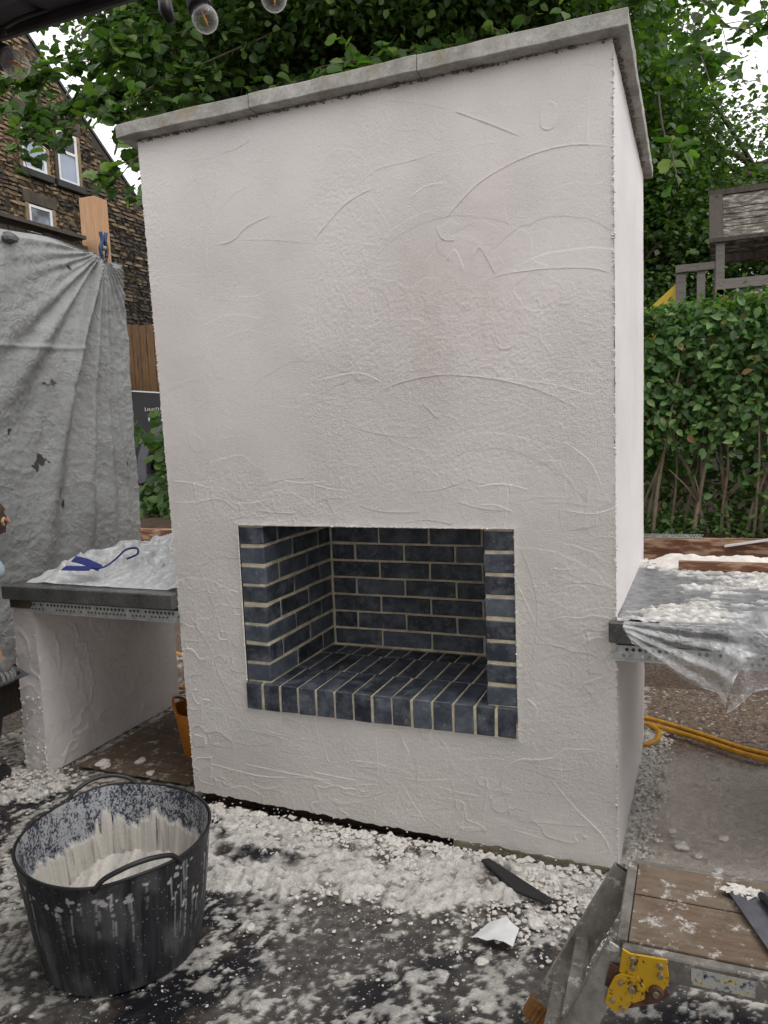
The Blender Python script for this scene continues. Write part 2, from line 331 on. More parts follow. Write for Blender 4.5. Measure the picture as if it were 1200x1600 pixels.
def bx_bm(bm, x0, x1, y0, y1, z0, z1, bev=0, jit=0):
    vs = [bm.verts.new((x, y, z)) for x in (x0, x1) for y in (y0, y1) for z in (z0, z1)]
    fs = [(0, 1, 3, 2), (4, 6, 7, 5), (0, 4, 5, 1), (2, 3, 7, 6), (0, 2, 6, 4), (1, 5, 7, 3)]
    nf = [bm.faces.new([vs[i] for i in f]) for f in fs]
    if jit:
        for v in vs: v.co += Vector([random.uniform(-jit, jit) for _ in range(3)])
    if bev:
        ed = {e for f in nf for e in f.edges}
        bmesh.ops.bevel(bm, geom=list(ed), offset=bev, segments=1, affect='EDGES')
def box(name, x0, x1, y0, y1, z0, z1, mat, parent=None, bev=0, jit=0):
    bm = bmesh.new(); bx_bm(bm, x0, x1, y0, y1, z0, z1, bev, jit); bmesh.ops.recalc_face_normals(bm, faces=bm.faces)
    me = bpy.data.meshes.new(name); bm.to_mesh(me); bm.free(); return link(name, me, parent, mat)
def tube_vf(pts, rads, n=8, off=0):
    pts = [Vector(p) for p in pts]; V = []; F = []; prev = None
    for i, p in enumerate(pts):
        t = (pts[min(i+1, len(pts)-1)]-pts[max(i-1, 0)]).normalized()
        if prev is None: a = t.orthogonal().normalized()
        else: a = (prev-t*prev.dot(t)).normalized()
        prev = a; c = t.cross(a); r = rads[i] if hasattr(rads, '__len__') else rads
        for k in range(n):
            th = 2*math.pi*k/n; V.append(p+(a*math.cos(th)+c*math.sin(th))*r)
    for i in range(len(pts)-1):
        for k in range(n):
            k2 = (k+1) % n; F.append([off+i*n+k, off+i*n+k2, off+(i+1)*n+k2, off+(i+1)*n+k])
    F.append([off+k for k in range(n)][::-1]); F.append([off+(len(pts)-1)*n+k for k in range(n)])
    return V, F
def tubes(name, lst, mat, parent=None, n=8):
    V = []; F = []
    for p, r in lst:
        v, f = tube_vf(p, r, n, len(V)); V += v; F += f
    return link(name, mesh(V, F), parent, mat, smooth=True)
def smoothpath(pts, k=8):
    pts = [Vector(p) for p in pts]; o = []
    for i in range(len(pts)-1):
        p0 = pts[max(i-1, 0)]; p1 = pts[i]; p2 = pts[i+1]; p3 = pts[min(i+2, len(pts)-1)]
        for j in range(k):
            t = j/k; o.append(.5*((2*p1)+(p2-p0)*t+(2*p0-5*p1+4*p2-p3)*t*t+(3*p1-p0-3*p2+p3)*t**3))
    o.append(pts[-1]); return o
def prism(name, poly, axis, a, b_, mat, parent=None, bev=0):
    """poly: list of 2D pts; extruded along axis ('x','y','z') between a and b_"""
    def P(u, v, w_): return {'x': (w_, u, v), 'y': (u, w_, v), 'z': (u, v, w_)}[axis]
    n = len(poly); V = [P(u, v, a) for u, v in poly]+[P(u, v, b_) for u, v in poly]
    F = [list(range(n)), list(range(n, 2*n))[::-1]]+[[i, (i+1) % n, n+(i+1) % n, n+i] for i in range(n)]
    bm = bmesh.new(); vs = [bm.verts.new(v) for v in V]
    for f in F: bm.faces.new([vs[i] for i in f])
    bmesh.ops.recalc_face_normals(bm, faces=bm.faces)
    if bev: bmesh.ops.bevel(bm, geom=list(bm.edges), offset=bev, segments=1, affect='EDGES')
    me = bpy.data.meshes.new(name); bm.to_mesh(me); bm.free(); return link(name, me, parent, mat)

# ================================================================= GROUND
def ground_fields(X, Y):
    """height and base colour of the messy yard floor"""
    n1 = fbm(X*3, Y*3, 1); n2 = fbm(X*14, Y*14, 11, 4); n3 = fbm(X*55, Y*55, 21, 3)
    # swept smears: noise stretched along a turning direction
    ang = 0.5+1.5*fbm(X*.9, Y*.9, 31, 2); ca, sa = np.cos(ang), np.sin(ang)
    sm = fbm((X*ca+Y*sa)*5, (-X*sa+Y*ca)*45, 41, 4)
    qx = .5*(fbm(X*30, Y*30, 81, 2)-.5); qy = .5*(fbm(X*30, Y*30, 83, 2)-.5); w1, id1 = worley(X*31+qx*2, Y*31+qy*2, 3); w2, id2 = worley(X*52+.3*n2, Y*52, 7)
    # heap of dropped render along the wall foot
    edge = -.33-.10*np.sin(X*2.2+.6)+.22*(n1-.5)-.14*sst(.5, -.1, X)+.10*sst(.7, 1.2, X)
    heap = sst(edge-.06, edge+.08, Y+.30*(n1-.5)+.16*(n2-.5)+.02*(n3-.5))*sst(-.30, -.2, X)*sst(1.46, 1.36, X)*(1-sst(.05, .12, Y))
    side = sst(1.46, 1.38, X-.10*(n1-.3)-.12*(n2-.5))*sst(1.30, 1.34, X)*sst(-.1, .0, Y)*sst(1.4, 1.2, Y)
    legp = np.exp(-(((X+1.12)/.20)**2+((Y+.10)/.13)**2))*1.5; legp = sst(.35, .6, legp*(.6+.8*n2))
    fil = np.clip(n1*1.1+.65*n2+.25*n3, 0, 3)
    spl = sst(.525, .56, .25*n1+.40*n2+.35*n3)*.8
    smear = sst(.52, .58, .6*sm+.4*n3)*sst(.44, .56, fbm(X*2.6+5, Y*2.6, 45, 3))*.75
    specks = ((id2 > .90) & (w2 < .16+.20*(id2-.9)/.1)).astype(float)*.8
    specks2 = ((id1 > .975) & (w1 < .30)).astype(float)
    near = sst(1.42, 1.3, X+.1*(n1-.5)-3*sst(-.05, -.25, Y+.1*(n2-.5)))                              # black membrane zone
    rightz = 1-near
    back = sst(.92, 1.12, Y+.25*(n1-.5)+.1*(n2-.5))
    leftb = sst(.0, -.2, X+.25)*sst(-.1, .02, Y+.08*(n2-.5))
    gap = sst(-.015, -.05, Y+.03*(n2-.5))+sst(-.35, -.28, -np.abs(X-.55)*0-1)*0; heap = heap*np.maximum(gap, .0)
    lump = np.clip(heap+side+legp, 0, 1)
    dome = np.sqrt(np.clip(1-(w1/.75)**2, 0, 1)); dome2 = np.sqrt(np.clip(1-(w2/.75)**2, 0, 1))
    h = lump*(.003+.009*dome*(.2+id1)+.007*dome2*(.5+n3)+.022*n2*heap+.004*n3)
    h = h+.003*specks*dome2+.010*specks2*dome+.0035*spl*n3+.0025*smear*sm+.004*n2
    lumpc = sst(.30, .42, lump+.35*(n3-.5)); pl = np.clip(np.maximum.reduce([lumpc*(.70+.3*n3)*np.where(w1 > .50+.3*n2, .30, 1)*sst(.24, .38, fbm(X*7, Y*7, 85, 3)), spl*near*(.15+1.1*n3*n1*1.6), smear*near*(.2+.9*n3), specks*near*.5, specks2]), 0, 1)
    pl = np.where((rightz > .5), np.maximum(lump, np.where(id2 > .93, specks, 0)*.8), pl)
    black = np.stack([.005+.018*n3**2, .005+.019*n3**2, .009+.024*n3**2], -1)
    dirt = sst(.54, .66, fbm(X*7+9, Y*7, 61, 4))*.45*(.2+1.0*n3)
    black = black*(1-dirt[..., None])+np.array([.15, .11, .085])*dirt[..., None]
    dust = (sst(.40, .66, fbm(X*3.5+3, Y*3.5, 64, 4))*(.25+.9*n3**1.5))[..., None]*.75; black = black*(1-dust)+np.array([.24, .22, .195])*dust
    conc = np.array([.62, .55, .49])*(.50+.9*fbm(X*2+4, Y*2, 71, 4)[..., None])*(.8+.4*n3[..., None])
    grav = np.array([.17, .125, .095])*(.1+1.9*(fbm(X*90, Y*90, 77, 3)[..., None])**1.3)
    board = np.array([.17, .125, .09])*(.5+.9*n1[..., None])*(.8+.4*n3[..., None])
    c = black*near[..., None]+conc*rightz[..., None]
    c = c*(1-leftb[..., None])+board*.75*leftb[..., None]
    bk = np.clip(back, 0, 1)[..., None]; c = c*(1-bk)+grav*bk
    c = c*(1-pl[..., None])+np.array([.74, .71, .66])*(.68+.45*n3[..., None])*pl[..., None]
    return h, c
gx = np.arange(-1.65, 2.75, .0066); gy = np.arange(-1.45, 1.9, .0066)
X, Y = np.meshgrid(gx, gy); H, C = ground_fields(X, Y)
H = H-.012
gm = grid(np.stack([X, Y, H], -1), C); tag(link('yard_floor', gm, None, 'ground'), kind='structure')
def flat(name, x0, x1, y0, y1, z, mat):
    return tag(link(name, mesh([(x0, y0, z), (x1, y0, z), (x1, y1, z), (x0, y1, z)], [(0, 1, 2, 3)]), None, mat), kind='structure')
flat('ground', -200, 200, -200, 200, -.035, 'gravel')
# raised planting bank behind the retaining sleepers
bxs = np.concatenate([np.linspace(-60, -6, 10), np.linspace(-5.5, 5, 80), np.linspace(6, 60, 10)]); bys = np.concatenate([np.linspace(3.12, 9, 50), np.linspace(10, 80, 12)])
BX, BY = np.meshgrid(bxs, bys); BZ = .60+.06*fbm(BX*2, BY*2, 5)
BZ[0] = -.03; BY[0] = 3.11
tag(link('raised_bank', grid(np.stack([BX, BY, BZ], -1)), None, 'soil'), kind='structure')

# ================================================================= FIREPLACE
FP = empty('outdoor_fireplace', (.5, .5, 0), 'tall freshly rendered outdoor fireplace with blue brick firebox and concrete cap', 'fireplace')
XL0, XL1, XR, ZT, DEP = -.28, -.333, 1.357, 2.553, 1.10
def strokes_height(X, Z, strokes):
    H = np.zeros_like(X)
    for pts, amp, wd, side in strokes:
        p = np.array(pts); m = .05
        x0, z0 = p.min(0)-m; x1, z1 = p.max(0)+m
        j0, j1 = np.searchsorted(X[0], [x0, x1]); i0, i1 = np.searchsorted(Z[:, 0], [z0, z1])
        if j1-j0 < 2 or i1-i0 < 2: continue
        x = X[i0:i1, j0:j1]; z = Z[i0:i1, j0:j1]; best = np.full(x.shape, 9.); sg = np.zeros(x.shape); T = np.zeros(x.shape); n = len(p)-1
        for k in range(n):
            a = p[k]; d = p[k+1]-a; L = d@d+1e-12; t = np.clip(((x-a[0])*d[0]+(z-a[1])*d[1])/L, 0, 1)
            ex = x-a[0]-t*d[0]; ez = z-a[1]-t*d[1]; dist = np.hypot(ex, ez); s = np.sign(d[0]*ez-d[1]*ex)
            q = dist < best; best = np.where(q, dist, best); sg = np.where(q, s, sg); T = np.where(q, (k+t)/n, T)
        tap = np.clip(np.minimum(T, 1-T)*7, 0, 1)*(.6+.4*vn(T*9, T*0+amp*1e4, 3))
        f = sg*side > 0
        prof = np.where(f, .45*np.exp(-best/.0022)+.42*np.exp(-best/.022), .85*np.exp(-(best/.0018)**2)-.22*np.exp(-best/.012)*(1-np.exp(-best/.002)))
        H[i0:i1, j0:j1] += amp*prof*tap
    return H
def sp2(pts, k=6):
    q = smoothpath([(a, 0, c) for a, c in pts], k); return [(v.x, v.z) for v in q]
arcs = [
 ([(0.647, 2.514), (0.756, 2.488), (0.86, 2.45)], .002, .004, 1), ([(0.877, 2.441), (0.982, 2.387), (1.086, 2.33)], .0055, .006, 1),
 ([(1.351, 2.258), (1.25, 2.278), (1.156, 2.277), (1.058, 2.256), (0.957, 2.215), (0.883, 2.158), (0.828, 2.107)], .0036, .005, -1),
 ([(1.352, 1.897), (1.284, 1.92), (1.151, 1.932), (1.031, 1.93), (0.991, 1.921)], .0026, .004, -1),
 ([(0.536, 1.564), (0.655, 1.612), (0.791, 1.631), (0.92, 1.621), (1.045, 1.594), (1.145, 1.559), (1.251, 1.501)], .0032, .004, 1),
 ([(-0.015, 2.143), (0.054, 2.152), (0.109, 2.189), (0.215, 2.218)], .0034, .004, 1), ([(0.371, 2.113), (0.434, 2.168), (0.508, 2.22), (0.602, 2.251)], .0034, .004, 1),
 ([(0.08, 2.149), (0.197, 2.135), (0.358, 2.104)], .0015, .004, 1), ([(1.299, 2.52), (1.289, 2.408), (1.282, 2.266)], .0025, .004, -1),
 ([(0.723, 2.2), (0.779, 2.228), (0.853, 2.23)], .0028, .004, -1), ([(0.545, 2.266), (0.616, 2.306), (0.727, 2.314), (0.836, 2.33)], .0018, .004, 1),
 ([(-0.184, 2.452), (0.008, 2.443)], .001, .004, 1), ([(0.022, 2.452), (0.089, 2.458), (0.155, 2.483)], .003, .005, 1),
 ([(0.962, 1.615), (1.165, 1.583), (1.337, 1.526)], .0015, .004, -1), ([(0.743, 1.544), (0.797, 1.489)], .004, .005, 1),
 ([(0.46, 1.48), (0.602, 1.443), (0.694, 1.434)], .0018, .004, 1), ([(0.357, 1.639), (0.517, 1.656), (0.609, 1.614)], .0025, .005, -1),
 ([(1.202, 1.404), (1.279, 1.343), (1.316, 1.264)], .0026, .006, -1), ([(-0.046, 0.163), (0.124, 0.155), (0.341, 0.149)], .004, .004, -1),
 ([(-0.257, 0.141), (0.009, 0.121), (0.151, 0.134)], .004, .005, -1), ([(0.263, 0.175), (0.446, 0.169)], .004, .004, -1),
 ([(1.145, 0.29), (1.227, 0.192), (1.308, 0.117), (1.341, 0.046)], .0045, .006, -1), ([(1.014, 0.112), (1.164, 0.126), (1.328, 0.143)], .003, .004, 1),
 ([(1.013, 0.077), (1.121, 0.062)], .003, .004, -1), ([(-0.22, 0.976), (-0.145, 0.803), (-0.111, 0.678)], .003, .005, 1),
 ([(-0.282, 0.769), (-0.187, 0.647), (-0.137, 0.523), (-0.058, 0.402)], .004, .006, 1), ([(-0.231, 1.2), (-0.084, 1.224), (-0.003, 1.176)], .003, .005, 1),
 ([(1.055, 1.079), (1.094, 0.975), (1.113, 0.85), (1.089, 0.655)], .003, .006, 1), ([(1.066, 0.566), (1.107, 0.527), (1.074, 0.457)], .004, .006, -1),
 ([(0.495, 1.202), (0.59, 1.18), (0.73, 1.181)], .003, .004, 1), ([(1.15, 2.41), (1.15, 2.345), (1.185, 2.34), (1.19, 2.40), (1.165, 2.415)], .004, .004, 1),
 ([(.98, 1.76), (1.0, 1.71), (1.03, 1.70), (1.06, 1.715)], .003, .006, 1), ([(.93, 1.98), (.95, 2.02), (.98, 1.97), (1.0, 1.93)], .004, .008, 1),
 ([(.84, 1.99), (.87, 2.02), (.90, 1.95)], .004, .008, -1), ([(.81, 2.10), (.83, 2.06), (.87, 2.05)], .004, .007, 1)]
ST = [(sp2(p), a, w_, s) for p, a, w_, s in arcs]
rr = random.Random(11)
for i in range(230):                       # short trowel drags, denser low down and round the opening
    z = rr.choice([rr.uniform(.03, .46), rr.uniform(.03, .46), rr.uniform(1.13, 1.35), rr.uniform(.1, 1.3), rr.uniform(1.3, 2.5)]); x = rr.uniform(-.29, 1.34)
    hv = rr.random(); L = rr.uniform(.04, .20)*(1.5 if z > 1.4 else 1); an = rr.gauss(0, .12) if hv < .6 else (rr.gauss(1.57, .1) if hv < .85 else rr.uniform(0, 3.1))
    cv = rr.uniform(-1, 1)*L*.15; dx, dz = math.cos(an)*L/2, math.sin(an)*L/2
    amp = rr.uniform(.001, .0034)*(1.0 if z < 1.3 else .4)
    ST.append((sp2([(x-dx, z-dz), (x-dz*cv*5, z+cv), (x+dx, z+dz)], 4), amp*.8, rr.uniform(.002, .004), rr.choice((-1, 1))))
    if rr.random() < .15 and z < 1.3: ST.append(([(x+dx, z+dz), (x+dx+.004, z+dz-rr.uniform(.02, .05))], amp*1.3, .003, 1))
def wall_relief(X, Z):
    low = sst(1.5, .3, Z)
    h = .006*(fbm(X*2.2, Z*2.2, 100, 3)-.5)+.0030*(fbm(X*4, Z*4, 104, 3)-.5)*(1+.6*low)
    rip = fbm(X*15+Z*9+4*fbm(X*2, Z*2, 120, 2), Z*34-X*14+9*fbm(X*1.5, Z*1.5, 121, 2), 108, 3)
    h += .0013*(rip-.5)*(.5+.6*low)*sst(.35, .65, fbm(X*2+8, Z*2, 125, 2))
    pa = fbm(X*4, Z*4, 130, 3); ex = pa-.5; h += .0017*np.where(ex > 0, np.exp(-ex/.06), np.exp(-(ex/.005)**2))*sst(.45, .6, fbm(X*3, Z*3, 133, 2))*(.4+low)
    pa = fbm(X*6+3, Z*10, 140, 3); ex = pa-.55; h += .0022*np.where(ex > 0, np.exp(-ex/.05), np.exp(-(ex/.006)**2))*low*sst(.4, .6, fbm(X*3+2, Z*3, 141, 2))
    gr = sst(.42, .62, fbm(X*1.8+5, Z*1.8, 150, 2)); Xr = X*.83+Z*.56; Zr = Z*.83-X*.56; h += (.3+gr)*.0006*(vn(Xr*170, Zr*150, 155)+vn(Xr*60+Zr*70, Zr*75-Xr*50, 156)-1)
    fq = random.Random(77)
    for _ in range(46):
        x0 = fq.uniform(-.4, 1.4); z0 = fq.uniform(.0, 2.5); an = fq.gauss(.35, .5); L = fq.uniform(.12, .34); W_ = fq.uniform(.05, .11); ca, sa = math.cos(an), math.sin(an)
        dx = (X-x0)*ca+(Z-z0)*sa; dz = -(X-x0)*sa+(Z-z0)*ca+.5*dx*dx/L
        wob = .010*(vn(dx*30, dz*0+_, 300)-.5); q = sst(-L, -L*.6, dx)*sst(L, L*.8, dx); e = np.clip((W_-np.abs(dz+wob))/.004, 0, 1)
        h = h+q*e*fq.uniform(.0003, .0009)*(.5+.5*(dz/W_))*(1 if _ % 2 else -1)
    return h
OX0, OX1, OZ0, OZ1 = 0.0, 1.04, .4225, 1.125
def axis(a, b_, step, snaps):
    v = [a]; 
    for s0, s1 in zip([a]+snaps, snaps+[b_]):
        n = max(1, round((s1-s0)/step)); v += list(np.linspace(s0, s1, n+1)[1:])
    return np.array(v)
ux = axis(-.333, XR, .0030, [OX0, OX1]); uz = axis(0, ZT, .0030, [OZ0, OZ1])
X, Z = np.meshgrid(ux, uz); h = wall_relief(X, Z)+.7*strokes_height(X, Z, ST)
# shadowed soft bulge where the render turns round the opening
dO = np.maximum.reduce([OX0-X, X-OX1, OZ0-Z, Z-OZ1]); h += .004*np.exp(-np.clip(dO, 0, 9)/.012)*(.5+fbm(X*40, Z*40, 170, 2))
h *= np.clip(dO/.004+.25, 0, 1)
t = Z/ZT; XLz = XL0+(XL1-XL0)*t; u = (X+.333)/(XR+.333)
Xw = np.where(X < OX0, XLz+(X+.333)/.333*(0-XLz), X)
zbot = .044*(1-u)+.020*u; Zw = np.where(Z < OZ0, zbot+(OZ0-zbot)*(Z/OZ0), Z)
er = .0035*(fbm(Z*60, X*0+3, 180, 3)-.5)*2
Xw = Xw+np.where(u < .004, er, 0)+np.where(u > .996, er, 0); Zw = Zw+np.where(t < .004, .007*(fbm(X*30, X*0, 181, 3)-.5)*2, 0)
edge = np.minimum(u*(XR+.333), (1-u)*(XR+.333)); h += .003*np.exp(-edge/.006)*(fbm(Z*50, X*50, 182, 2)-.2)
damp = np.clip(.8*np.exp(-(((X-.72)/.30)**2+((Z-1.83)/.30)**2))+.45*sst(.48, .70, fbm(X*2.0+Z*.9+.8*fbm(X*3, Z*3, 191, 3), Z*1.7-X*.8+.8*fbm(X*3+5, Z*3, 192, 3), 190, 4)), 0, 1)*(.2+1.2*fbm(X*9+Z*4, Z*7-X*4, 195, 4))
drip = sst(.52, .7, fbm(X*16+.8*fbm(X*8, Z*8, 196, 2), Z*3.2, 197, 4))*np.exp(-(((X-.75)/.35)**2+((Z-1.7)/.22)**2)); damp = np.clip(damp+.5*drip, 0, 1)
C = np.array([.715, .672, .648])*(.95+.10*fbm(X*3, Z*3, 198, 4)[..., None]); C = C*(1-damp[..., None]*.36)+np.array([.52, .45, .39])*damp[..., None]*.36
low = (sst(1.45, .7, Z)*.6)[..., None]; C = C*(1-low)+np.array([.61, .578, .535])*low*(.92+.16*fbm(X*5, Z*5, 199, 3)[..., None])  # lower wall greyer: the weaker light near the foot is put into the colour
cx = (X[:-1, :-1]+X[1:, 1:])/2; cz = (Z[:-1, :-1]+Z[1:, 1:])/2
mk = ~((cx > OX0) & (cx < OX1) & (cz > OZ0) & (cz < OZ1))
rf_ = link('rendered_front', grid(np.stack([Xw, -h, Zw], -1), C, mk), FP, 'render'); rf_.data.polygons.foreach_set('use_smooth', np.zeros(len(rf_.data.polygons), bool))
# side, back
def side_wall(name, fx, y0, y1, flip):
    yy = np.arange(y0, y1+.004, .008); zz = np.linspace(0, ZT-.01, 320); Yg, Zg = np.meshgrid(yy, zz); rel = wall_relief(Yg+7, Zg)*.6
    sg = -1 if flip else 1; Xg = fx(Yg, Zg)+sg*rel; Zt = Zg*1.0-np.clip(Yg, 0, 9)*.06*(Zg/ZT)
    Zt = Zt+.0*Zg
    C = np.array([.74, .70, .70])*(.93+.14*fbm(Yg*2, Zg*6, 220, 4)[..., None]) if not flip else np.array([.70, .66, .65])*np.ones(Yg.shape+(1,))
    link(name, grid(np.stack([Xg, Yg, Zt], -1), C, flip=flip), FP, 'render')
side_wall('rendered_side', lambda y, z: XR+.012*y, 0, DEP, False)
side_wall('rendered_side', lambda y, z: XL0+(XL1-XL0)*z/ZT, 0, DEP, True)
box('rendered_back', XL1+.005, XR, DEP-.02, DEP, 0.0, ZT-.09, 'render_plain', FP)
box('block_core_base', -.25, XR-.02, .03, DEP-.05, -.05, .06, 'soil', FP)
box('mortar_plinth', .80, XR-.006, .012, .03, -.04, .02, 'mortar', FP)
# cap slabs, laid with a slight fall to the back
capX = [-.385, .178, .780, 1.405]; capY = [-.055, .55, 1.17]
for j in range(2):
    for i in range(3):
        x0, x1 = capX[i]+(.001 if i else 0), capX[i+1]-.001; y0, y1 = capY[j]+(.003 if j else 0), capY[j+1]-.003
        nxs = 22; bm = bmesh.new(); bx_bm(bm, x0, x1, y0, y1, 0, .046, .002)
        bmesh.ops.subdivide_edges(bm, edges=[e for e in bm.edges if e.calc_length() > .2], cuts=14, use_grid_fill=True)
        for v in bm.verts:
            q = v.co*6; n_ = mnoise.noise(q)+.5*mnoise.noise(q*3.1)+.35*mnoise.noise(q*9)
            v.co += Vector((mnoise.noise(q*4+Vector((5, 0, 0)))*.0035, n_*.0022, mnoise.noise(q*2+Vector((0, 7, 0)))*.0035))
            v.co.z += 2.556-.070*(v.co.y+.05)+(.0015 if i == 1 else 0)
        bmesh.ops.recalc_face_normals(bm, faces=bm.faces)
        me = bpy.data.meshes.new('cap_slab'); bm.to_mesh(me); bm.free(); link('cap_slab', me, FP, 'cap')
# mortar bed squeezed out under the cap
V = []; F = []
def crumb(V, F, c, r, rg, flatz=.8):
    o = len(V); ph = [(0, 0, 1), (0, 0, -1)]+[(math.cos(a), math.sin(a), z) for z, s in ((.4, 0), (-.4, .6)) for a in [s+k*math.tau/5 for k in range(5)]]
    for q in ph: 
        k = rg.uniform(.45, 1.35)*r; V.append((c[0]+q[0]*k, c[1]+q[1]*k, c[2]+q[2]*k*flatz))
    for k in range(5):
        k2 = (k+1) % 5; F.append((o, o+2+k, o+2+k2)); F.append((o+1, o+7+k2, o+7+k)); F.append((o+2+k, o+7+k, o+2+k2)); F.append((o+2+k2, o+7+k, o+7+k2))
for i in range(520):
    if rr.random() < .6: c = (rr.uniform(-.33, 1.35), rr.uniform(-.007, .0), 2.550+rr.gauss(0, .003))
    else: y = rr.uniform(0, 1.0); c = (XR+.012*y+rr.uniform(.0, .012), y, 2.548-.07*y)
    crumb(V, F, c, rr.uniform(.002, .006), rr, .6)
box('mortar_bed', -.325, 1.350, .004, 1.09, 2.45, 2.462, 'mortar', FP)
o = link('mortar_crumbs', mesh(V, F), FP, 'bedmortar'); tag(o, kind='stuff')
# ragged render crumbs on the corner arrises
V = []; F = []
for i in range(900):
    z = rr.uniform(.0, 2.5); k = rr.random()
    if k < .5: c = (XR+rr.uniform(-.003, .002), -.001, z)
    elif k < .75: c = (XL0+(XL1-XL0)*z/ZT, 0, z)
    elif k < .85: c = (rr.choice((OX0-.002, OX1+.002)), -.004, rr.uniform(OZ0, OZ1))
    elif k < .93: c = (rr.uniform(OX0, OX1), -.003, OZ1+.002)
    else: c = (rr.uniform(-.28, 1.35), -.002, rr.uniform(0, .03))
    crumb(V, F, c, rr.uniform(.0015, .0045), rr)
tag(link('arris_crumbs', mesh(V, F), FP, 'plaster'), kind='stuff')

# ---- bricks
BM = {}
def brick(cx, cy, cz, dx, dy, dz, parent=FP, rz=0):
    key = (round(dx, 3), round(dy, 3), round(dz, 3), rr.randrange(3))
    if key not in BM:
        bm = bmesh.new(); bx_bm(bm, -dx/2, dx/2, -dy/2, dy/2, -dz/2, dz/2, .0028, .0016); bmesh.ops.recalc_face_normals(bm, faces=bm.faces)
        me = bpy.data.meshes.new('brick'); bm.to_mesh(me); bm.free(); me.materials.append(MAT['brick']); BM[key] = me
    o = bpy.data.objects.new('brick', BM[key]); COL.objects.link(o); o.parent = parent
    o.location = Vector((cx, cy, cz))-parent.location; o.rotation_euler = (rr.gauss(0, .006), rr.gauss(0, .006), rr.gauss(0, .008)); return o
Z0 = .525; cH = .075; FY = .0015
def course(c): return Z0+.0325+.005+cH*c
for c in range(8):
    z = course(c); even = (c % 2 == 0)
    # left jamb: corner brick, then stretchers down the cheek; stops at the back wall face y=.552
    segs = [(0, .215), (.225, .44), (.45, .552)] if even else [(0, .1025), (.1125, .3275), (.3375, .552)]
    for a, e in segs:
        x1 = .1025; brick(x1/2, FY+(a+e)/2, z, .1025, e-a, .0625)
        brick(OX1-x1/2, FY+(a+e)/2, z, .1025, e-a, .0625)
for c in range(9):
    z = course(c); x = .1125 if c % 2 == 0 else .1125; first = .215 if c % 2 == 0 else .1025
    L = first; xe = OX1-.1025
    while x < xe-.02:
        e = min(x+L, xe); brick((x+e)/2, .553+.051, z, e-x, .1025, .065); x = e+.010; L = .215
for i in range(14):                         # brick-on-edge hearth, front row flush with the face
    xc = .0325+i*.075; brick(xc, -.012+.1075, Z0-.05125, .065, .215, .1025)
for i in range(12):
    xc = .1125+.0325+i*.075-.03
    if xc < OX1-.1025: brick(xc, .2105+.1075, Z0-.0535, .065, .215, .1025); brick(xc+.012, .4375+.05, Z0-.0535, .065, .105, .1025)
box('hearth_mortar', .001, OX1-.001, -.009, .56, OZ0+.001, Z0-.006, 'mortar', FP)
for x0, x1 in ((.0015, .0985), (OX1-.0985, OX1-.0015)): box('cheek_mortar', x0, x1, .0045, .56, Z0-.0061, OZ1-.001, 'mortar', FP)
box('back_wall_mortar', .0995, OX1-.0995, .5575, .70, Z0-.01, 1.30, 'mortar', FP)
box('outer_shell', -.10, -.002, .01, .70, .35, 1.32, 'dark', FP); box('outer_shell', OX1+.002, OX1+.1, .01, .70, .35, 1.32, 'dark', FP)
box('throat_panel', -.1, OX1+.1, .03, .70, 1.31, 1.33, 'dark', FP); box('lintel_back', -.1, OX1+.1, .0305, .06, 1.127, 1.31, 'dark', FP)
box('lintel', -.08, OX1+.08, .008, .030, 1.1255, 1.30, 'render_plain', FP)
box('firebox_base', -.1, OX1+.1, .03, .70, .35, .418, 'dark', FP)

# ================================================================= COUNTERS
def expanded_bead(name, x0, x1, y, z0, z1, parent, holes=True):
    """perforated lip: a strip with rows of staggered diamond holes"""
    cw = .019; n = int((x1-x0)/cw); V = []; F = []; rows = 2; rh = (z1-z0-.008)/rows
    def q(pts):
        o_ = len(V); V.extend(pts); F.append(tuple(range(o_, o_+len(pts))))
    for r in range(rows):
        for i in range(n):
            xo = x0+(i+(.5 if r % 2 else 0))*cw; za = z0+.006+r*rh; zb = za+rh; xc = xo+cw/2; zc = (za+zb)/2; k = .74
            O = [(xo, y, za), (xo+cw, y, za), (xo+cw, y, zb), (xo, y, zb)]; m_ = [(xc, y, zc-rh/2*k), (xc+cw/2*k, y, zc), (xc, y, zc+rh/2*k), (xc-cw/2*k, y, zc)]
            if rr.random() < .15: q(O); continue
            q([O[0], O[1], m_[0]]); q([O[1], O[2], m_[1]]); q([O[2], O[3], m_[2]]); q([O[3], O[0], m_[3]])
            q([O[0], m_[0], m_[3]]); q([O[1], m_[1], m_[0]]); q([O[2], m_[2], m_[1]]); q([O[3], m_[3], m_[2]])
    for za, zb, yy in ((z0, z0+.006, y-.003), (z1-.002, z1, y)):
        q([(x0, yy, za), (x1, yy, za), (x1, yy, zb), (x0, yy, zb)])
    q([(x0, y-.003, z0), (x1, y-.003, z0), (x1, y+.02, z0), (x0, y+.02, z0)])
    return link(name, mesh(V, F), parent, 'galv')
LC = empty('worktop_counter', (-.7, .4, 0), 'unfinished rendered counter with dark wet worktop, left of the fireplace', 'counter')
def slabmesh(name, x0, x1, y0, y1, z0, z1, parent):
    bm = bmesh.new(); bx_bm(bm, x0, x1, y0, y1, z0, z1, .004); bmesh.ops.recalc_face_normals(bm, faces=bm.faces)
    me = bpy.data.meshes.new(name); bm.to_mesh(me); bm.free(); return link(name, me, parent, 'slab')
slabmesh('worktop', -1.20, -.300, -.035, 1.0, .793, .853, LC)
box('support_board', -1.18, -.31, -.012, .98, .752, .790, 'lintel', LC)
expanded_bead('edge_bead', -1.055, -.285, -.016, .738, .786, LC)
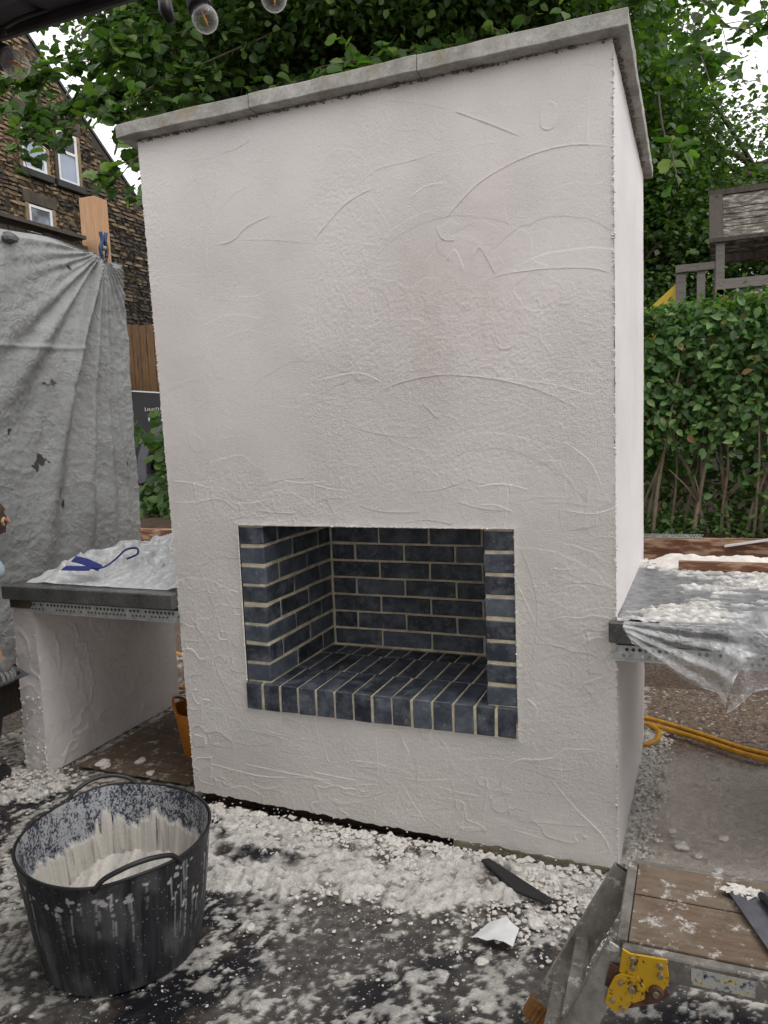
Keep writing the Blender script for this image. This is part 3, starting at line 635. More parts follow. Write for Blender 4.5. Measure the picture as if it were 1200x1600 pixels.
# rendered leg wall
def relief_box(name, x0, x1, y0, y1, z0, z1, parent, seed, low=True):
    step = .0065; parts_ = []
    def face(U, W_, f, flip):
        u_, w_ = np.meshgrid(U, W_); r = (.005*(fbm(u_*8, w_*8, seed, 3)-.5)+.003*(fbm(u_*30, w_*30, seed+3, 3)-.5)); p2 = fbm(u_*7+w_*2, w_*5, seed+8, 2)-.55; r += .0022*np.where(p2 > 0, np.exp(-p2/.05), 0)
        pa = fbm(u_*5+seed, w_*7, seed+5, 3); r += .004*np.exp(-(np.abs(pa-.5)/.010)**2)
        return grid(f(u_, w_, r), None, None, 'f', flip)
    ys = np.arange(y0, y1+step, step); zs = np.arange(z0, z1+step/2, step); xs = np.arange(x0, x1+step, step)
    fs = [face(ys, zs, lambda u, w_, r: np.stack([x1+r, u, w_], -1), False), face(xs, zs, lambda u, w_, r: np.stack([u, y0-r, w_], -1), False),
          face(ys, zs, lambda u, w_, r: np.stack([x0-r, u, w_], -1), True)]
    bm = bmesh.new()
    for m_ in fs: bm.from_mesh(m_)
    for f_ in bm.faces: f_.smooth = True
    me = bpy.data.meshes.new(name); bm.to_mesh(me); bm.free(); o = link(name, me, parent, 'render_plain'); return o
relief_box('rendered_leg_wall', -1.182, -1.060, .0, .93, .0, .752, LC, 300)
V = []; F = []
for i in range(170):
    k = rr.random(); z = .74*rr.random()**1.6
    c = (-1.060+rr.uniform(-.003, .003), -.003, z) if k < .4 else ((-1.184, -.002, z) if k < .7 else (rr.uniform(-1.18, -1.06), -.006, rr.uniform(0, .35)))
    crumb(V, F, c, rr.uniform(.0015, .0045)*(1.8 if z < .15 else 1), rr, 1.3)
tag(link('render_drips', mesh(V, F), LC, 'plaster'), kind='stuff')
RC = empty('worktop_counter', (1.9, .4, 0), 'unfinished counter covered with plaster and clear film, right of the fireplace', 'counter')
slabmesh('worktop', 1.338, 2.75, -.040, -.0045, .782, .848, RC); slabmesh('worktop', 1.385, 2.75, -.0040, 1.02, .782, .848, RC)
box('support_board', 1.365, 2.74, -.010, 1.0, .745, .779, 'lintel', RC)
expanded_bead('edge_bead', 1.352, 2.74, -.014, .722, .770, RC)
relief_box('rendered_leg_wall', 2.60, 2.72, .0, .93, .0, .745, RC, 340)

# plaster smeared over the right worktop
xs = np.arange(1.362, 2.75, .005); ys = np.arange(-.03, 1.02, .005); X, Y = np.meshgrid(xs, ys)
n = fbm(X*5, Y*5, 400, 4); st = fbm(X*13+3*n+Y*5, Y*50-X*9, 405, 4); n3 = fbm(X*45, Y*45, 410, 3)
clear = np.exp(-(((X-1.45)/.10)**2+((Y-.42)/.26)**2))*.9
m = np.clip(.27+1.4*(n-.5)+1.5*(st-.5)-clear+.6*np.exp(-(((X-1.50)/.14)**2+((Y-.12)/.12)**2))+.6*sst(.65, .95, Y), 0, 1); m = sst(.36, .60, m)
ch, ci_ = worley(X*55, Y*55, 415); m = np.clip(m*(.55+.9*n3), 0, 1); h = .002+.006*m*(n3+.3*n)+.004*m*st+.005*m*np.sqrt(np.clip(1-(ch/.7)**2, 0, 1))*(ci_ > .6)
C = np.array([.20, .205, .215])*(1-m[..., None])*(.4+1.1*n3[..., None])+np.array([.62, .60, .565])*m[..., None]*(.35+1.05*fbm(X*60, Y*60, 416, 3)[..., None])
tag(link('plaster_spill', grid(np.stack([X, Y, .848+h], -1), C), None, 'wetspill'), 'wet white plaster and film smeared over the right worktop', 'spill')
# film hanging off the right worktop
U = np.linspace(0, 1, 150); Vv = np.linspace(0, 1, 90); u, v = np.meshgrid(U, Vv)
ex = 1.385+u*.62
prof_x = np.array([1.385, 1.41, 1.49, 1.56, 1.65, 1.675, 1.69, 1.70, 1.73, 1.80, 1.90, 2.01]); prof_z = np.array([.845, .80, .75, .70, .672, .645, .69, .73, .775, .80, .81, .80])
zb = np.interp(ex, prof_x, prof_z)
topx = ex; gath = np.exp(-((u-.05)/.3)**2)
# pleats run from the gathered corner down to the tip
ang = np.arctan2((.86-(.86+(zb-.86)*v)), (topx-1.37)+.03)
z = .856+(zb-.856)*v; y = -.045-.02*sst(0, .1, v)-.03*np.sin(v*2.2)-.012*np.sin(ang*34+2*fbm(topx*6, z*6, 420, 2))*sst(0, .25, v)-.010*(fbm(topx*22, z*22, 425, 3)-.5)
fold = np.exp(-((topx-1.69)/.025)**2)*v; y = y-.06*fold; 
hang = grid(np.stack([topx+.015*fold*np.sin(v*5), y, z], -1), np.repeat((.06*fbm(topx*12, z*12, 430, 3)+.18*np.abs(np.cos(ang*17+fbm(topx*6, z*6, 420, 2)))**6+.20*fold+.30*(v > .98))[..., None], 3, -1))
HF = tag(link('hanging_film', hang, None, 'film'), 'clear plastic film draped over the front edge of the right worktop', 'plastic sheet')
# second loose flap folded back over the edge on the right
u, v = np.meshgrid(np.linspace(0, 1, 90), np.linspace(0, 1, 60))
fx = 1.665+u*.40-.02*(1-v)*u; lift = .89+.02*np.sin(u*7)-.004*u; z = lift-(.22*(1-u)**1.3+.05)*v; y = -.085-.02*np.sin(u*3)-.03*v+.012*np.sin(u*30+v*3)*v+.05*(1-v)**3
fl = grid(np.stack([fx+.012*np.sin(v*9), y, z+.006*(fbm(u*9, v*9, 440, 3)-.5)], -1), np.repeat((.08+.2*fbm(u*8, v*8, 441, 3)**2+.3*(v > .97))[..., None], 3, -1)); link('film_flap', fl, HF, 'film')
# timber strip and white film at the back of the worktop
tag(box('timber_batten', 1.52, 2.6, .80, .835, .856, .890, 'sleeper', None, .002), 'short brown batten lying along the back of the right worktop', 'timber')
u, v = np.meshgrid(np.linspace(1.40, 2.7, 120), np.linspace(.84, 1.05, 30)); v = v+.03*(fbm(u*9, v*0, 452, 3)-.5); zz = .852+.06*fbm(u*14, v*14, 450, 4)*np.sin(np.clip((v-.84)/.21, 0.001, .999)*3.14)**.8*sst(0, .12, (u-1.40)+.05*fbm(v*20, u*3, 455, 2))
tag(link('crumpled_film', grid(np.stack([u, v, zz], -1)), None, 'plaster'), 'white plaster-caked plastic bunched behind the batten on the right worktop', 'plastic sheet')

# crumpled dust sheet on the left worktop
u, v = np.meshgrid(np.linspace(0, 1, 260), np.linspace(0, 1, 200))
x = -1.13+u*.825; y = .03+.12*(1-u)*0+v*.93; x = x+.03*(fbm(u*5, v*5, 460, 2)-.5)-.05*v
a1 = fbm(u*3.2+4, v*3.2, 461, 4); rid = 1-np.abs(2*fbm(u*5+a1*1.5, v*7, 465, 3)-1)
big = .075+.30*np.exp(-(((u-1.0)/.24)**2+((v-.80)/.35)**2))+.08*np.exp(-(((u-.45)/.3)**2+((v-.65)/.3)**2))+.05*np.exp(-(((u-.9)/.2)**2+((v-.15)/.12)**2))
em = np.minimum.reduce([u*6+.12, np.full_like(u, 1), v*4+.04+.25*(fbm(u*6, v*0, 462, 2)-.5)*(v < .2), (1-v)*3+.05]); em = np.clip(em, 0, 1)
z = .856+big*em*(.45+.5*a1)+.045*(rid**3)*em+.006*(1-np.abs(2*fbm(u*13+3*a1, v*9, 468, 3)-1))**5*em+.0*u
mask = None
DS = tag(link('dust_sheet', grid(np.stack([x, y, z], -1)), None, 'sheet'), 'crumpled translucent dust sheet heaped on the left worktop', 'plastic sheet')
# blue strap lying on the sheet
BS = empty('blue_strap', (-.8, .15, .9), 'navy blue plastic strap with looped end lying on the crumpled sheet', 'strap')
def ribbon(name, pts, wv, mat, parent, th=.003):
    pts = smoothpath(pts, 6); V = []; F = []; wv = Vector(wv)
    for p in pts:
        V += [p-wv/2, p+wv/2, p+wv/2+Vector((0, 0, th)), p-wv/2+Vector((0, 0, th))]
    for i in range(len(pts)-1):
        for k in range(4): F.append([i*4+k, i*4+(k+1) % 4, i*4+4+(k+1) % 4, i*4+4+k])
    F += [[0, 1, 2, 3], [len(V)-1, len(V)-2, len(V)-3, len(V)-4]]; return link(name, mesh(V, F), parent, mat)
ribbon('strap_end', [(-.905, .035, .925), (-.84, .04, .925), (-.77, .05, .925)], (0, .03, .012), 'blue', BS)
ribbon('strap_end', [(-.90, .09, .955), (-.83, .085, .945), (-.73, .06, .925)], (0, .03, .018), 'blue', BS)
lp = smoothpath([(-.77, .05, .928), (-.72, .07, .93), (-.70, .12, .955), (-.70, .19, .985), (-.675, .23, .985), (-.65, .20, .965), (-.655, .14, .955)], 6)
tubes('strap_loop', [(lp, .0045)], 'blue', BS, 6)

# ================================================================= TARP, FENCE, POST
def tarp():
    yy = np.concatenate([np.linspace(-1.2, .3, 60), np.linspace(.3, 1.36, 230)[1:]]); tt = np.linspace(0, 1, 320); Yg, T = np.meshgrid(yy, tt)
    right = sst(1.0, 1.36, Yg)
    ztop = 2.535-.0*Yg-.03*np.exp(-((Yg-1.30)/.05)**2)+.010*np.sin(Yg*9)-.02*sst(1.2, 1.36, Yg); zbot_ = .35
    Zg = ztop+(zbot_-ztop)*T
    Yw = Yg+(.04*T+.02*np.sin(T*5))*sst(.9, 1.36, Yg)
    # radial creases from the clamp point
    cyp, czp = 1.20, 2.52; dy = Yw-cyp; dz = Zg-czp; r = np.hypot(dy, dz); th = np.arctan2(dy, -dz)      # 0 = straight down, negative towards the camera
    def fold(th0, wd, amp, r0, r1, bend=0): return amp*np.exp(-((th-th0-bend*r)/wd)**2)*sst(0, r0, r)*sst(r1, r1*.5, r)
    F_ = fold(-.95, .07, .010, .1, 1.3)+fold(-.72, .05, .009, .08, 1.8)-fold(-.83, .05, .007, .1, 1.4)+fold(-.45, .05, .030, .1, 2.4, .05)-fold(-.35, .05, .028, .1, 2.4, .05)+fold(-.22, .04, .020, .1, 2.4, .03)-fold(-.13, .03, .018, .06, 2.2)+fold(-.04, .03, .018, .06, 2.2)+fold(.05, .025, .014, .03, 2.0)-fold(-.60, .06, .016, .1, 1.6)
    F_ += .010*np.sin(th*40)*np.exp(-r/.35)
    F_ += .050*(fbm(Yw*1.4+3, Zg*.8, 500, 2)-.5)+.016*(fbm(Yw*6+2*fbm(Yw*2, Zg*2, 502, 2), Zg*4, 503, 4)-.5)
    rd = 1-np.abs(2*fbm(Yw*11, Zg*11, 510, 4)-1); F_ += .0035*rd**3+.003*(fbm(Yw*40, Zg*40, 515, 3)-.5)
    hz = np.exp(-((Zg-1.93-.03*Yw)/.012)**2)*.006*(Yw < 1.0); F_ += hz
    X_ = -1.62+F_*1.55-.10*sst(0, .03, -(T-.03))*0
    top = sst(.02, 0, T); X_ = X_-.05*top
    C = np.array([.27, .275, .272])*(.70+.55*fbm(Yw*3, Zg*3, 520, 5)[..., None])*(1+.10*sst(2.0, 2.5, Zg)[..., None])  # last factor paints the stronger light on the upper tarp into its colour
    d = sst(.84, .88, fbm(Yw*13+2, Zg*13, 530, 4)); 
    for (py, pz, pr) in ((.62, 1.36, .035), (.60, 1.33, .02), (.74, 1.17, .018), (.78, 1.12, .02), (.72, 1.20, .012), (.47, 1.52, .015), (.80, 1.42, .008), (.95, 2.40, .012)):
        d = np.maximum(d, (np.hypot(Yw-py, Zg-pz) < pr*(.3+1.3*vn(Yw*60, Zg*60, 540))).astype(float))
    C = C*(1-d[..., None])+.03*d[..., None]
    return grid(np.stack([X_, Yw, Zg], -1), C)
tag(link('tarpaulin', tarp(), None, 'tarp'), 'creased silver grey tarpaulin hung over the fence by the left counter', 'tarpaulin')
FN = empty('board_fence', (-1.75, 0, 0), 'old dark board fence behind the silver tarpaulin', 'fence')
yb = -5.3
while yb < 1.22:
    wd = rr.uniform(.115, .125); box('board', -1.755, -1.735, yb, yb+wd-.006, .05, 2.59+rr.uniform(-.012, .012), 'oldwood', FN, .002); yb += wd
box('rail', -1.795, -1.757, -5.3, 1.22, 2.35, 2.43, 'oldwood', FN); box('rail', -1.795, -1.757, -5.3, 1.22, .5, .58, 'oldwood', FN)
box('capping', -1.80, -1.69, -5.3, 1.20, 2.605, 2.625, 'oldwood', FN)
tag(box('timber_post', -1.775, -1.665, 1.255, 1.37, -.03, 2.86, 'post', None, .003), 'square fresh orange timber post behind the tarpaulin clamp', 'post')
# spring clamp
CL = empty('spring_clamp', (-1.60, 1.215, 2.53), 'small blue spring clamp gripping the top corner of the tarpaulin', 'clamp')
for s in (-1, 1):
    tubes('clamp_handle', [(smoothpath([(-1.585, 1.215+s*.018, 2.50), (-1.585, 1.215+s*.026, 2.545), (-1.58, 1.215+s*.012, 2.585), (-1.58, 1.215+s*.022, 2.635)], 5), [.011]*16)], 'clampblue', CL, 8)
    tubes('clamp_jaw', [([(-1.585, 1.215+s*.018, 2.50), (-1.585, 1.215+s*.006, 2.465)], [.010, .006])], 'dark', CL, 8)
tubes('pivot', [([(-1.60, 1.215, 2.545), (-1.565, 1.215, 2.545)], .013)], 'bolt', CL, 10)
bm = bmesh.new(); bmesh.ops.create_icosphere(bm, subdivisions=2, radius=.04)
for v in bm.verts: v.co *= 1+.4*mnoise.noise(v.co*25); v.co.z *= .75
me = bpy.data.meshes.new('rock'); bm.to_mesh(me); bm.free()
tag(link('rock', me, None, 'rock', (-1.59, .55, 2.475)), 'small dark grey rock resting at the top edge of the tarpaulin', 'rock')

# ================================================================= HOUSE
HX = -12.0
HS = empty('stone_house', (HX, 12, 0), 'dark sandstone gable-ended house beyond the tarpaulin', 'house')
WIN = [(10.85, 11.52, 7.30, 8.42), (11.88, 12.50, 7.30, 8.42), (10.90, 11.56, 5.35, 6.55), (8.6, 9.3, 7.3, 8.42)]
def verge(y): return min(10.9-.80*abs(y-10.3)*1.0, 12)
prism('gable_wall', [(4.0, 0), (17.6, 0), (17.6, 5.1), (10.3, 10.95), (4.0, 5.9)], 'x', HX-.6, HX, 'stonemortar', HS)
prism('roof', [(3.9, 5.88), (10.3, 10.99), (17.9, 4.88), (17.9, 4.96), (10.3, 11.07), (3.9, 5.96)], 'x', HX-8, HX+.03, 'roof', HS)
big_ = []; zc = 3.2; rs = random.Random(5); ci = 0
while zc < 10.8:
    chh = rs.uniform(.078, .105); y = 6.0+rs.uniform(0, .3)
    while y < 17.5:
        L = rs.uniform(.18, .50); e = y+L
        a, e2 = y+.012, e-.012
        vz = lambda yy: 10.95-.801*(abs(yy-10.3))
        if zc+chh*.7 < min(vz(a), vz(e2)):
            segs = [(a, e2)]
            for (w0, w1, q0, q1) in WIN:
                if zc+chh > q0-.14 and zc < q1+.18:
                    ns = []
                    for (s0, s1) in segs:
                        pad = .10
                        if s1 < w0-pad or s0 > w1+pad: ns.append((s0, s1))
                        else:
                            if s0 < w0-pad-.05: ns.append((s0, w0-pad))
                            if s1 > w1+pad+.05: ns.append((w1+pad, s1))
                    segs = ns
            for s0, s1 in segs: big_.append(((s0+s1)/2, zc+chh/2, s1-s0, chh-.018))
        y = e
    zc += chh
SV = []
for k in range(8):
    bm = bmesh.new(); bmesh.ops.create_cube(bm, size=1)
    bmesh.ops.subdivide_edges(bm, edges=[e for e in bm.edges if abs((e.verts[0].co-e.verts[1].co).y) > .5], cuts=2, use_grid_fill=True)
    for v in bm.verts:
        if v.co.x > 0: v.co.x += rs.uniform(-.55, .35); v.co.y *= .93; v.co.z *= rs.uniform(.75, .95)
        v.co += Vector((0, rs.uniform(-.02, .02), rs.uniform(-.06, .06)))
    bmesh.ops.recalc_face_normals(bm, faces=bm.faces); me = bpy.data.meshes.new('stone'); bm.to_mesh(me); bm.free(); me.materials.append(MAT['stone']); SV.append(me)
def vis(b_): return 9.3 < b_[0] < 15.1 and b_[1] > 4.35 and b_[1] < 9.4
vs_ = [q for q in big_ if vis(q)]; vs_.sort(key=lambda q: -q[2]*q[3]); ind = set(id(q) for q in vs_[:300])
V = []; F = []
for q in big_:
    me = SV[rs.randrange(8)]
    if id(q) in ind:
        o = bpy.data.objects.new('stone', me); COL.objects.link(o); o.parent = HS; o.location = (0.0, q[0]-12, q[1]); o.scale = (.09, q[2], q[3])
    else:
        o_ = len(V); V += [(HX+v.co.x*.09, q[0]+v.co.y*q[2], q[1]+v.co.z*q[3]) for v in me.vertices]; F += [[o_+i for i in p.vertices] for p in me.polygons]
tag(link('stonework', mesh(V, F), HS, 'stone'), kind='stuff')
for wi, (y0, y1, z0, z1) in enumerate(WIN):
    wo = box('window', HX+.0, HX+.02, y0-.02, y1+.02, z0-.02, z1+.02, 'sill', HS)
    fw_ = .055; xf0, xf1 = HX+.02, HX+.055
    for nm, a in (('frame', (y0, y0+fw_, z0, z1)), ('frame', (y1-fw_*1.3, y1, z0, z1)), ('frame', (y0+fw_, y1-fw_*1.3, z0, z0+fw_)), ('frame', (y0+fw_, y1-fw_*1.3, z1-fw_, z1))):
        box(nm, xf0, xf1, *a, 'white', wo)
    zm = z0+(z1-z0)*.6
    if wi != 2: box('frame', xf0, xf1+.01, y0+fw_, y1-fw_*1.3, zm-.03, zm+.03, 'white', wo)
    box('pane', HX+.021, HX+.035, y0+fw_, y1-fw_*1.3, zm+.03 if wi != 2 else z0+fw_, z1-fw_, 'glass' if wi == 2 else 'darkglass', wo)
    if wi != 2: box('pane', HX+.021, HX+.035, y0+fw_, y1-fw_*1.3, z0+fw_, zm-.03, 'blind', wo)
    box('window_sill', HX-.02, HX+.13, y0-.13, y1+.13, z0-.16, z0-.01, 'sill', HS, .008)
    box('window_lintel', HX-.02, HX+.07, y0-.15, y1+.15, z1+.02, z1+.28, 'lintel', HS, .01)
    for s_ in (y0-.10, y1): box('window_jamb', HX-.02, HX+.065, s_, s_+.10, z0, z1+.018, 'stone', HS, .008)

# brown fence behind the car
BF = empty('panel_fence', (-5, 6.6, 0), 'brown vertical board fence behind the black car', 'fence')
x = -9.0
while x < -2.2:
    wd = .125; z1 = 3.02-.16*(x+5.5)*0+rr.uniform(-.008, .008); box('board', x, x+wd-.008, 6.6, 6.62, .6, z1-.06*(x+6), 'fencewood', BF, .002); x += wd
box('rail', -9, -2.2, 6.625, 6.67, 2.5, 2.58, 'fencewood', BF); box('rail', -9, -2.2, 6.625, 6.67, 1.2, 1.28, 'fencewood', BF)

# ================================================================= CAR (side on, nose to the right)
CR = empty('parked_car', (-5.2, 5.4, .64), 'black car with grey wheel arches, half hidden behind the tarpaulin', 'car')
cyf, cyb = 5.0, 6.35; wcx, wcz, wr = -3.98, 1.03, .36; wcx2 = -6.5
def carbody():
    top = [(-7.4, .95), (-7.45, 1.5), (-7.2, 2.0), (-6.9, 2.42), (-6.3, 2.42), (-5.75, 2.04), (-4.72, 1.99), (-4.3, 1.955), (-3.4, 1.86), (-3.22, 1.7), (-3.15, 1.25), (-3.15, .95)]
    def arch(cx, r): return [(cx+r*math.cos(a), wcz+r*math.sin(a)) for a in np.linspace(0, math.pi, 13)]
    poly = top+[(-3.3, .88)]+[(wcx+.46, .88)]+arch(wcx, .46)+[(wcx-.46, .88), (wcx2+.46, .88)]+arch(wcx2, .46)+[(wcx2-.46, .88), (-7.3, .88)]
    return poly
prism('body', carbody(), 'y', cyf, cyb, 'carblack', CR, .012)
prism('side_window', [(-6.8, 2.08), (-6.75, 2.33), (-6.35, 2.33), (-5.95, 2.08)], 'y', cyf-.006, cyf+.01, 'darkglass', CR)
prism('bonnet_trim', [(-4.70, 1.985), (-4.70, 2.0), (-3.5, 1.88), (-3.5, 1.868)], 'y', cyf-.01, cyf+.05, 'silver', CR)
for cx in (wcx, wcx2):
    n = 20; ro, ri = .60, .46; pts = [(cx+ro*1.0*math.cos(a), wcz+ro*math.sin(a)) for a in np.linspace(-.25, math.pi+.25, n)]+[(cx+ri*math.cos(a), wcz+ri*math.sin(a)) for a in np.linspace(math.pi+.25, -.25, n)]
    prism('wheel_arch', pts, 'y', cyf-.07, cyf+.25, 'cargrey', CR, .01)
    w_ = empty('wheel', (cx, cyf, wcz)); w_.parent = CR; w_.location = Vector((cx, cyf, wcz))-CR.location
    V = []; F = []; N = 40; pr = [(.20, -.02), (.30, -.045), (.345, -.03), (.36, .01), (.36, .17), (.34, .21), (.20, .21)]
    for i in range(N):
        a = math.tau*i/N; k = 1+.012*(i % 2)
        for r_, y_ in pr: q = k if r_ > .33 else 1; V.append((r_*q*math.cos(a), y_, r_*q*math.sin(a)))
    for i in range(N):
        for j in range(len(pr)): 
            j2 = (j+1) % len(pr); i2 = (i+1) % N; F.append([i*len(pr)+j, i*len(pr)+j2, i2*len(pr)+j2, i2*len(pr)+j])
    link('tyre', mesh(V, F), w_, 'tyre', (0, 0, 0))
    me = bpy.data.meshes.new('rim'); bm = bmesh.new(); bmesh.ops.create_cone(bm, cap_ends=True, segments=24, radius1=.2, radius2=.2, depth=.05, matrix=Matrix.Rotation(math.pi/2, 4, 'X')); bm.to_mesh(me); bm.free(); link('rim', me, w_, 'steel', (0, .02, 0))
prism('wing_mirror', [(-4.92, 2.03), (-4.93, 2.2), (-4.85, 2.25), (-4.72, 2.18), (-4.68, 2.06), (-4.75, 1.98)], 'y', cyf-.16, cyf-.04, 'dark', CR, .015)
# small silver lettering (too blurred to read in the photograph) and round badge
for i, (dx, hh) in enumerate(((0, .042), (.035, .026), (.065, .03), (.097, .026), (.128, .03), (.158, .034), (.19, .032), (.222, .040))):
    x0 = -4.445+dx; z0 = 1.742-.0*dx
    box('badge_letter', x0, x0+.008, cyf-.006, cyf-.001, z0, z0+hh, 'silver', CR); box('badge_letter', x0+.0085, x0+.018, cyf-.006, cyf-.001, z0+(hh-.006)*(i % 2), z0+.006+(hh-.006)*(i % 2), 'silver', CR)
me = bpy.data.meshes.new('badge'); bm = bmesh.new(); bmesh.ops.create_cone(bm, cap_ends=True, segments=20, radius1=.042, radius2=.042, depth=.012, matrix=Matrix.Translation((-4.36, cyf-.006, 1.645)) @ Matrix.Rotation(math.pi/2, 4, 'X')); bm.to_mesh(me); bm.free(); bo = link('round_badge', me, CR, 'silver')
me = bpy.data.meshes.new('badge'); bm = bmesh.new(); bmesh.ops.create_cone(bm, cap_ends=True, segments=16, radius1=.018, radius2=.018, depth=.004, matrix=Matrix.Translation((-4.36, cyf-.0135, 1.645)) @ Matrix.Rotation(math.pi/2, 4, 'X')); bm.to_mesh(me); bm.free(); link('badge_centre', me, CR, 'steel')

# ================================================================= SLEEPERS, HEDGE
for k, (x0, x1, zz0, zz1, lb) in enumerate(((1.02, 3.6, .455, .640, 'brown retaining sleeper below the hedge, top one right of the fireplace'), (1.40-2.9, 1.0, .455, .640, 'brown retaining sleeper behind the fireplace, top course'), (-.2, 2.8, .22, .445, 'brown retaining sleeper, middle course behind the right counter'), (-.2, 2.8, -.03, .215, 'brown retaining sleeper, bottom course behind the right counter'), (-4.6, -1.55, .455, .64, 'brown retaining sleeper under the black car, top course'), (-4.6, -.25, .22, .445, 'brown retaining sleeper, middle course on the left'), (-4.6, -.25, -.03, .215, 'brown retaining sleeper, bottom course on the left'))):
    o = box('timber_sleeper', x0, x1, 3.0, 3.11, zz0, zz1, 'sleeper', None, .006); tag(o, lb, 'timber', 'sleepers of the retaining wall')
tag(prism('plastic_strip', [(1.75, .600), (2.14, .672), (2.14, .684), (1.75, .612)], 'y', 2.955, 2.985, 'white'), 'thin white strip leaning on the sleeper below the hedge', 'trim strip')
me_o = expanded_bead('metal_lath', 1.10, 1.62, 3.03, .645, .672, None); tag(me_o, 'offcut of grey metal mesh standing on the sleeper', 'mesh')

def leaves(N, P, nrm, size, fold=.25, ratio=.62, far=False, fine=False):
    """P (N,3) leaf bases; nrm (N,3) rough normals"""
    d = rng.normal(size=(N, 3)); nrm = nrm/np.linalg.norm(nrm, axis=1, keepdims=True); d -= (d*nrm).sum(1, keepdims=True)*nrm; d /= np.linalg.norm(d, axis=1, keepdims=True)+1e-9
    s = np.cross(nrm, d); L = (size*rng.uniform(.65, 1.25, N))[:, None]; W_ = L*ratio
    if far:
        V = np.stack([P, P+d*L*.5+s*W_*.5+nrm*L*fold*.4, P+d*L-nrm*L*.06, P+d*L*.5-s*W_*.5+nrm*L*fold*.4], 1)
        F = np.array([[0, 1, 2, 3]]); k = 4
    elif fine:
        out_ = [(-.06, .20), (.10, .46), (.26, .46), (.40, .52), (.58, .40), (.72, .33), (.86, .12)]
        col = [P]+[P+d*L*a+s*W_*w_+nrm*L*fold*.6*w_ for a, w_ in out_]+[P+d*L-nrm*L*.14]+[P+d*L*a-s*W_*w_+nrm*L*fold*.6*w_ for a, w_ in out_[::-1]]
        V = np.stack(col, 1); F = np.array([[0, 1, 2, 3, 4, 5, 6, 7, 8], [0, 8, 9, 10, 11, 12, 13, 14, 15]]); k = 16
    else:
        V = np.stack([P, P+d*L*.28+s*W_*.46+nrm*L*fold*.35, P+d*L*.62+s*W_*.44+nrm*L*fold*.3, P+d*L-nrm*L*.12, P+d*L*.62-s*W_*.44+nrm*L*fold*.3, P+d*L*.28-s*W_*.46+nrm*L*fold*.35], 1)
        F = np.array([[0, 1, 2, 3], [0, 3, 4, 5]]); k = 6
    Fa = (F[None]+(np.arange(N)*k)[:, None, None]).reshape(-1, F.shape[1])
    return V.reshape(-1, 3), Fa
def leafmesh(name, N, P, nrm, size, mat, parent, **k):
    V, F = leaves(N, P, nrm, size, **k); return link(name, npmesh(V, F), parent, mat)
HG = empty('hedge', (2, 3.3, .62), 'clipped green hedge on the bank right of the fireplace', 'hedge')
def hedge():
    N = 30000; x = rng.uniform(-.6, 5.0, N); t = rng.random(N); z = .66+1.50*t**.72
    y = 3.12+.55*rng.random(N)**1.6
    bul = .07*(fbm(x*2.5, z*2.5, 600, 3)-.5)*2; y = y+bul
    dens = sst(.30, .60, (z-.62)/1.5+.25*(fbm(x*3, z*3, 605, 3)-.5))
    dens = np.maximum(dens, .05+.30*sst(.55, .62, fbm(x*5, z*5, 606, 3)))
    gap = sst(.40, .52, fbm(x*6, z*6, 607, 3)+.10)
    keep = rng.random(N) < dens*(.35+.65*gap)
    P = np.stack([x, y, z], -1)[keep]; P[:, 2] = np.minimum(P[:, 2], 2.19+.03*rng.normal(size=len(P)))
    n_ = rng.normal(size=P.shape)*.55+np.array([0, -.75, .55]); leafmesh('foliage', len(P), P, n_, .066, 'leaf_hedge', HG)['kind'] = 'stuff'
    N = 9000; x = rng.uniform(-.6, 5, N); y = rng.uniform(3.15, 3.8, N); z = 2.17+.03*rng.normal(size=N)+.02*np.sin(x*4)
    leafmesh('foliage', N, np.stack([x, y, z], -1), rng.normal(size=(N, 3))*.5+np.array([0, 0, 1]), .05, 'leaf_hedge', HG)['kind'] = 'stuff'
    N = 9000; x = rng.uniform(-.6, 5, N); y = rng.uniform(3.7, 4.1, N); z = rng.uniform(.6, 2.15, N)
    leafmesh('foliage', N, np.stack([x, y, z], -1), rng.normal(size=(N, 3)), .075, 'leaf', HG)['kind'] = 'stuff'
hedge()
x = .0
while x < 4.4:
    y0 = rr.uniform(3.2, 3.45); ln = rr.gauss(.12, .2); pts = [(x, y0, .6)]; H_ = rr.uniform(.8, 1.4)
    for k in range(1, 5): pts.append((x+ln*(k/4)**1.3*.9+rr.uniform(-.025, .025), y0+rr.uniform(-.03, .03), .6+H_*k/4))
    r0 = rr.uniform(.008, .022); lst = [(smoothpath(pts, 3), [r0*(1-.6*i/12) for i in range(13)])]
    for _ in range(2):
        i = rr.randrange(1, 4); p = Vector(pts[i]); q = p+Vector((rr.uniform(-.2, .2), rr.uniform(-.1, 0), rr.uniform(.15, .35))); lst.append(([p, (p+q)/2+Vector((.01, 0, .01)), q], [r0*.45, r0*.35, r0*.2]))
    tubes('stem', lst, 'stem', HG, 6); x += rr.uniform(.03, .13)
# low ivy at the hedge foot
N = 3500; x_ = rng.uniform(0, 4.2, N); y_ = rng.uniform(3.13, 3.6, N); z_ = .64+.14*rng.random(N)**2
iv = leafmesh('ivy', N, np.stack([x_, y_, z_], -1), rng.normal(size=(N, 3))*.4+np.array([0, -.3, 1]), .045, 'leaf', None); tag(iv, 'dark ivy leaves covering the soil at the foot of the hedge', 'ground cover', kind='stuff')

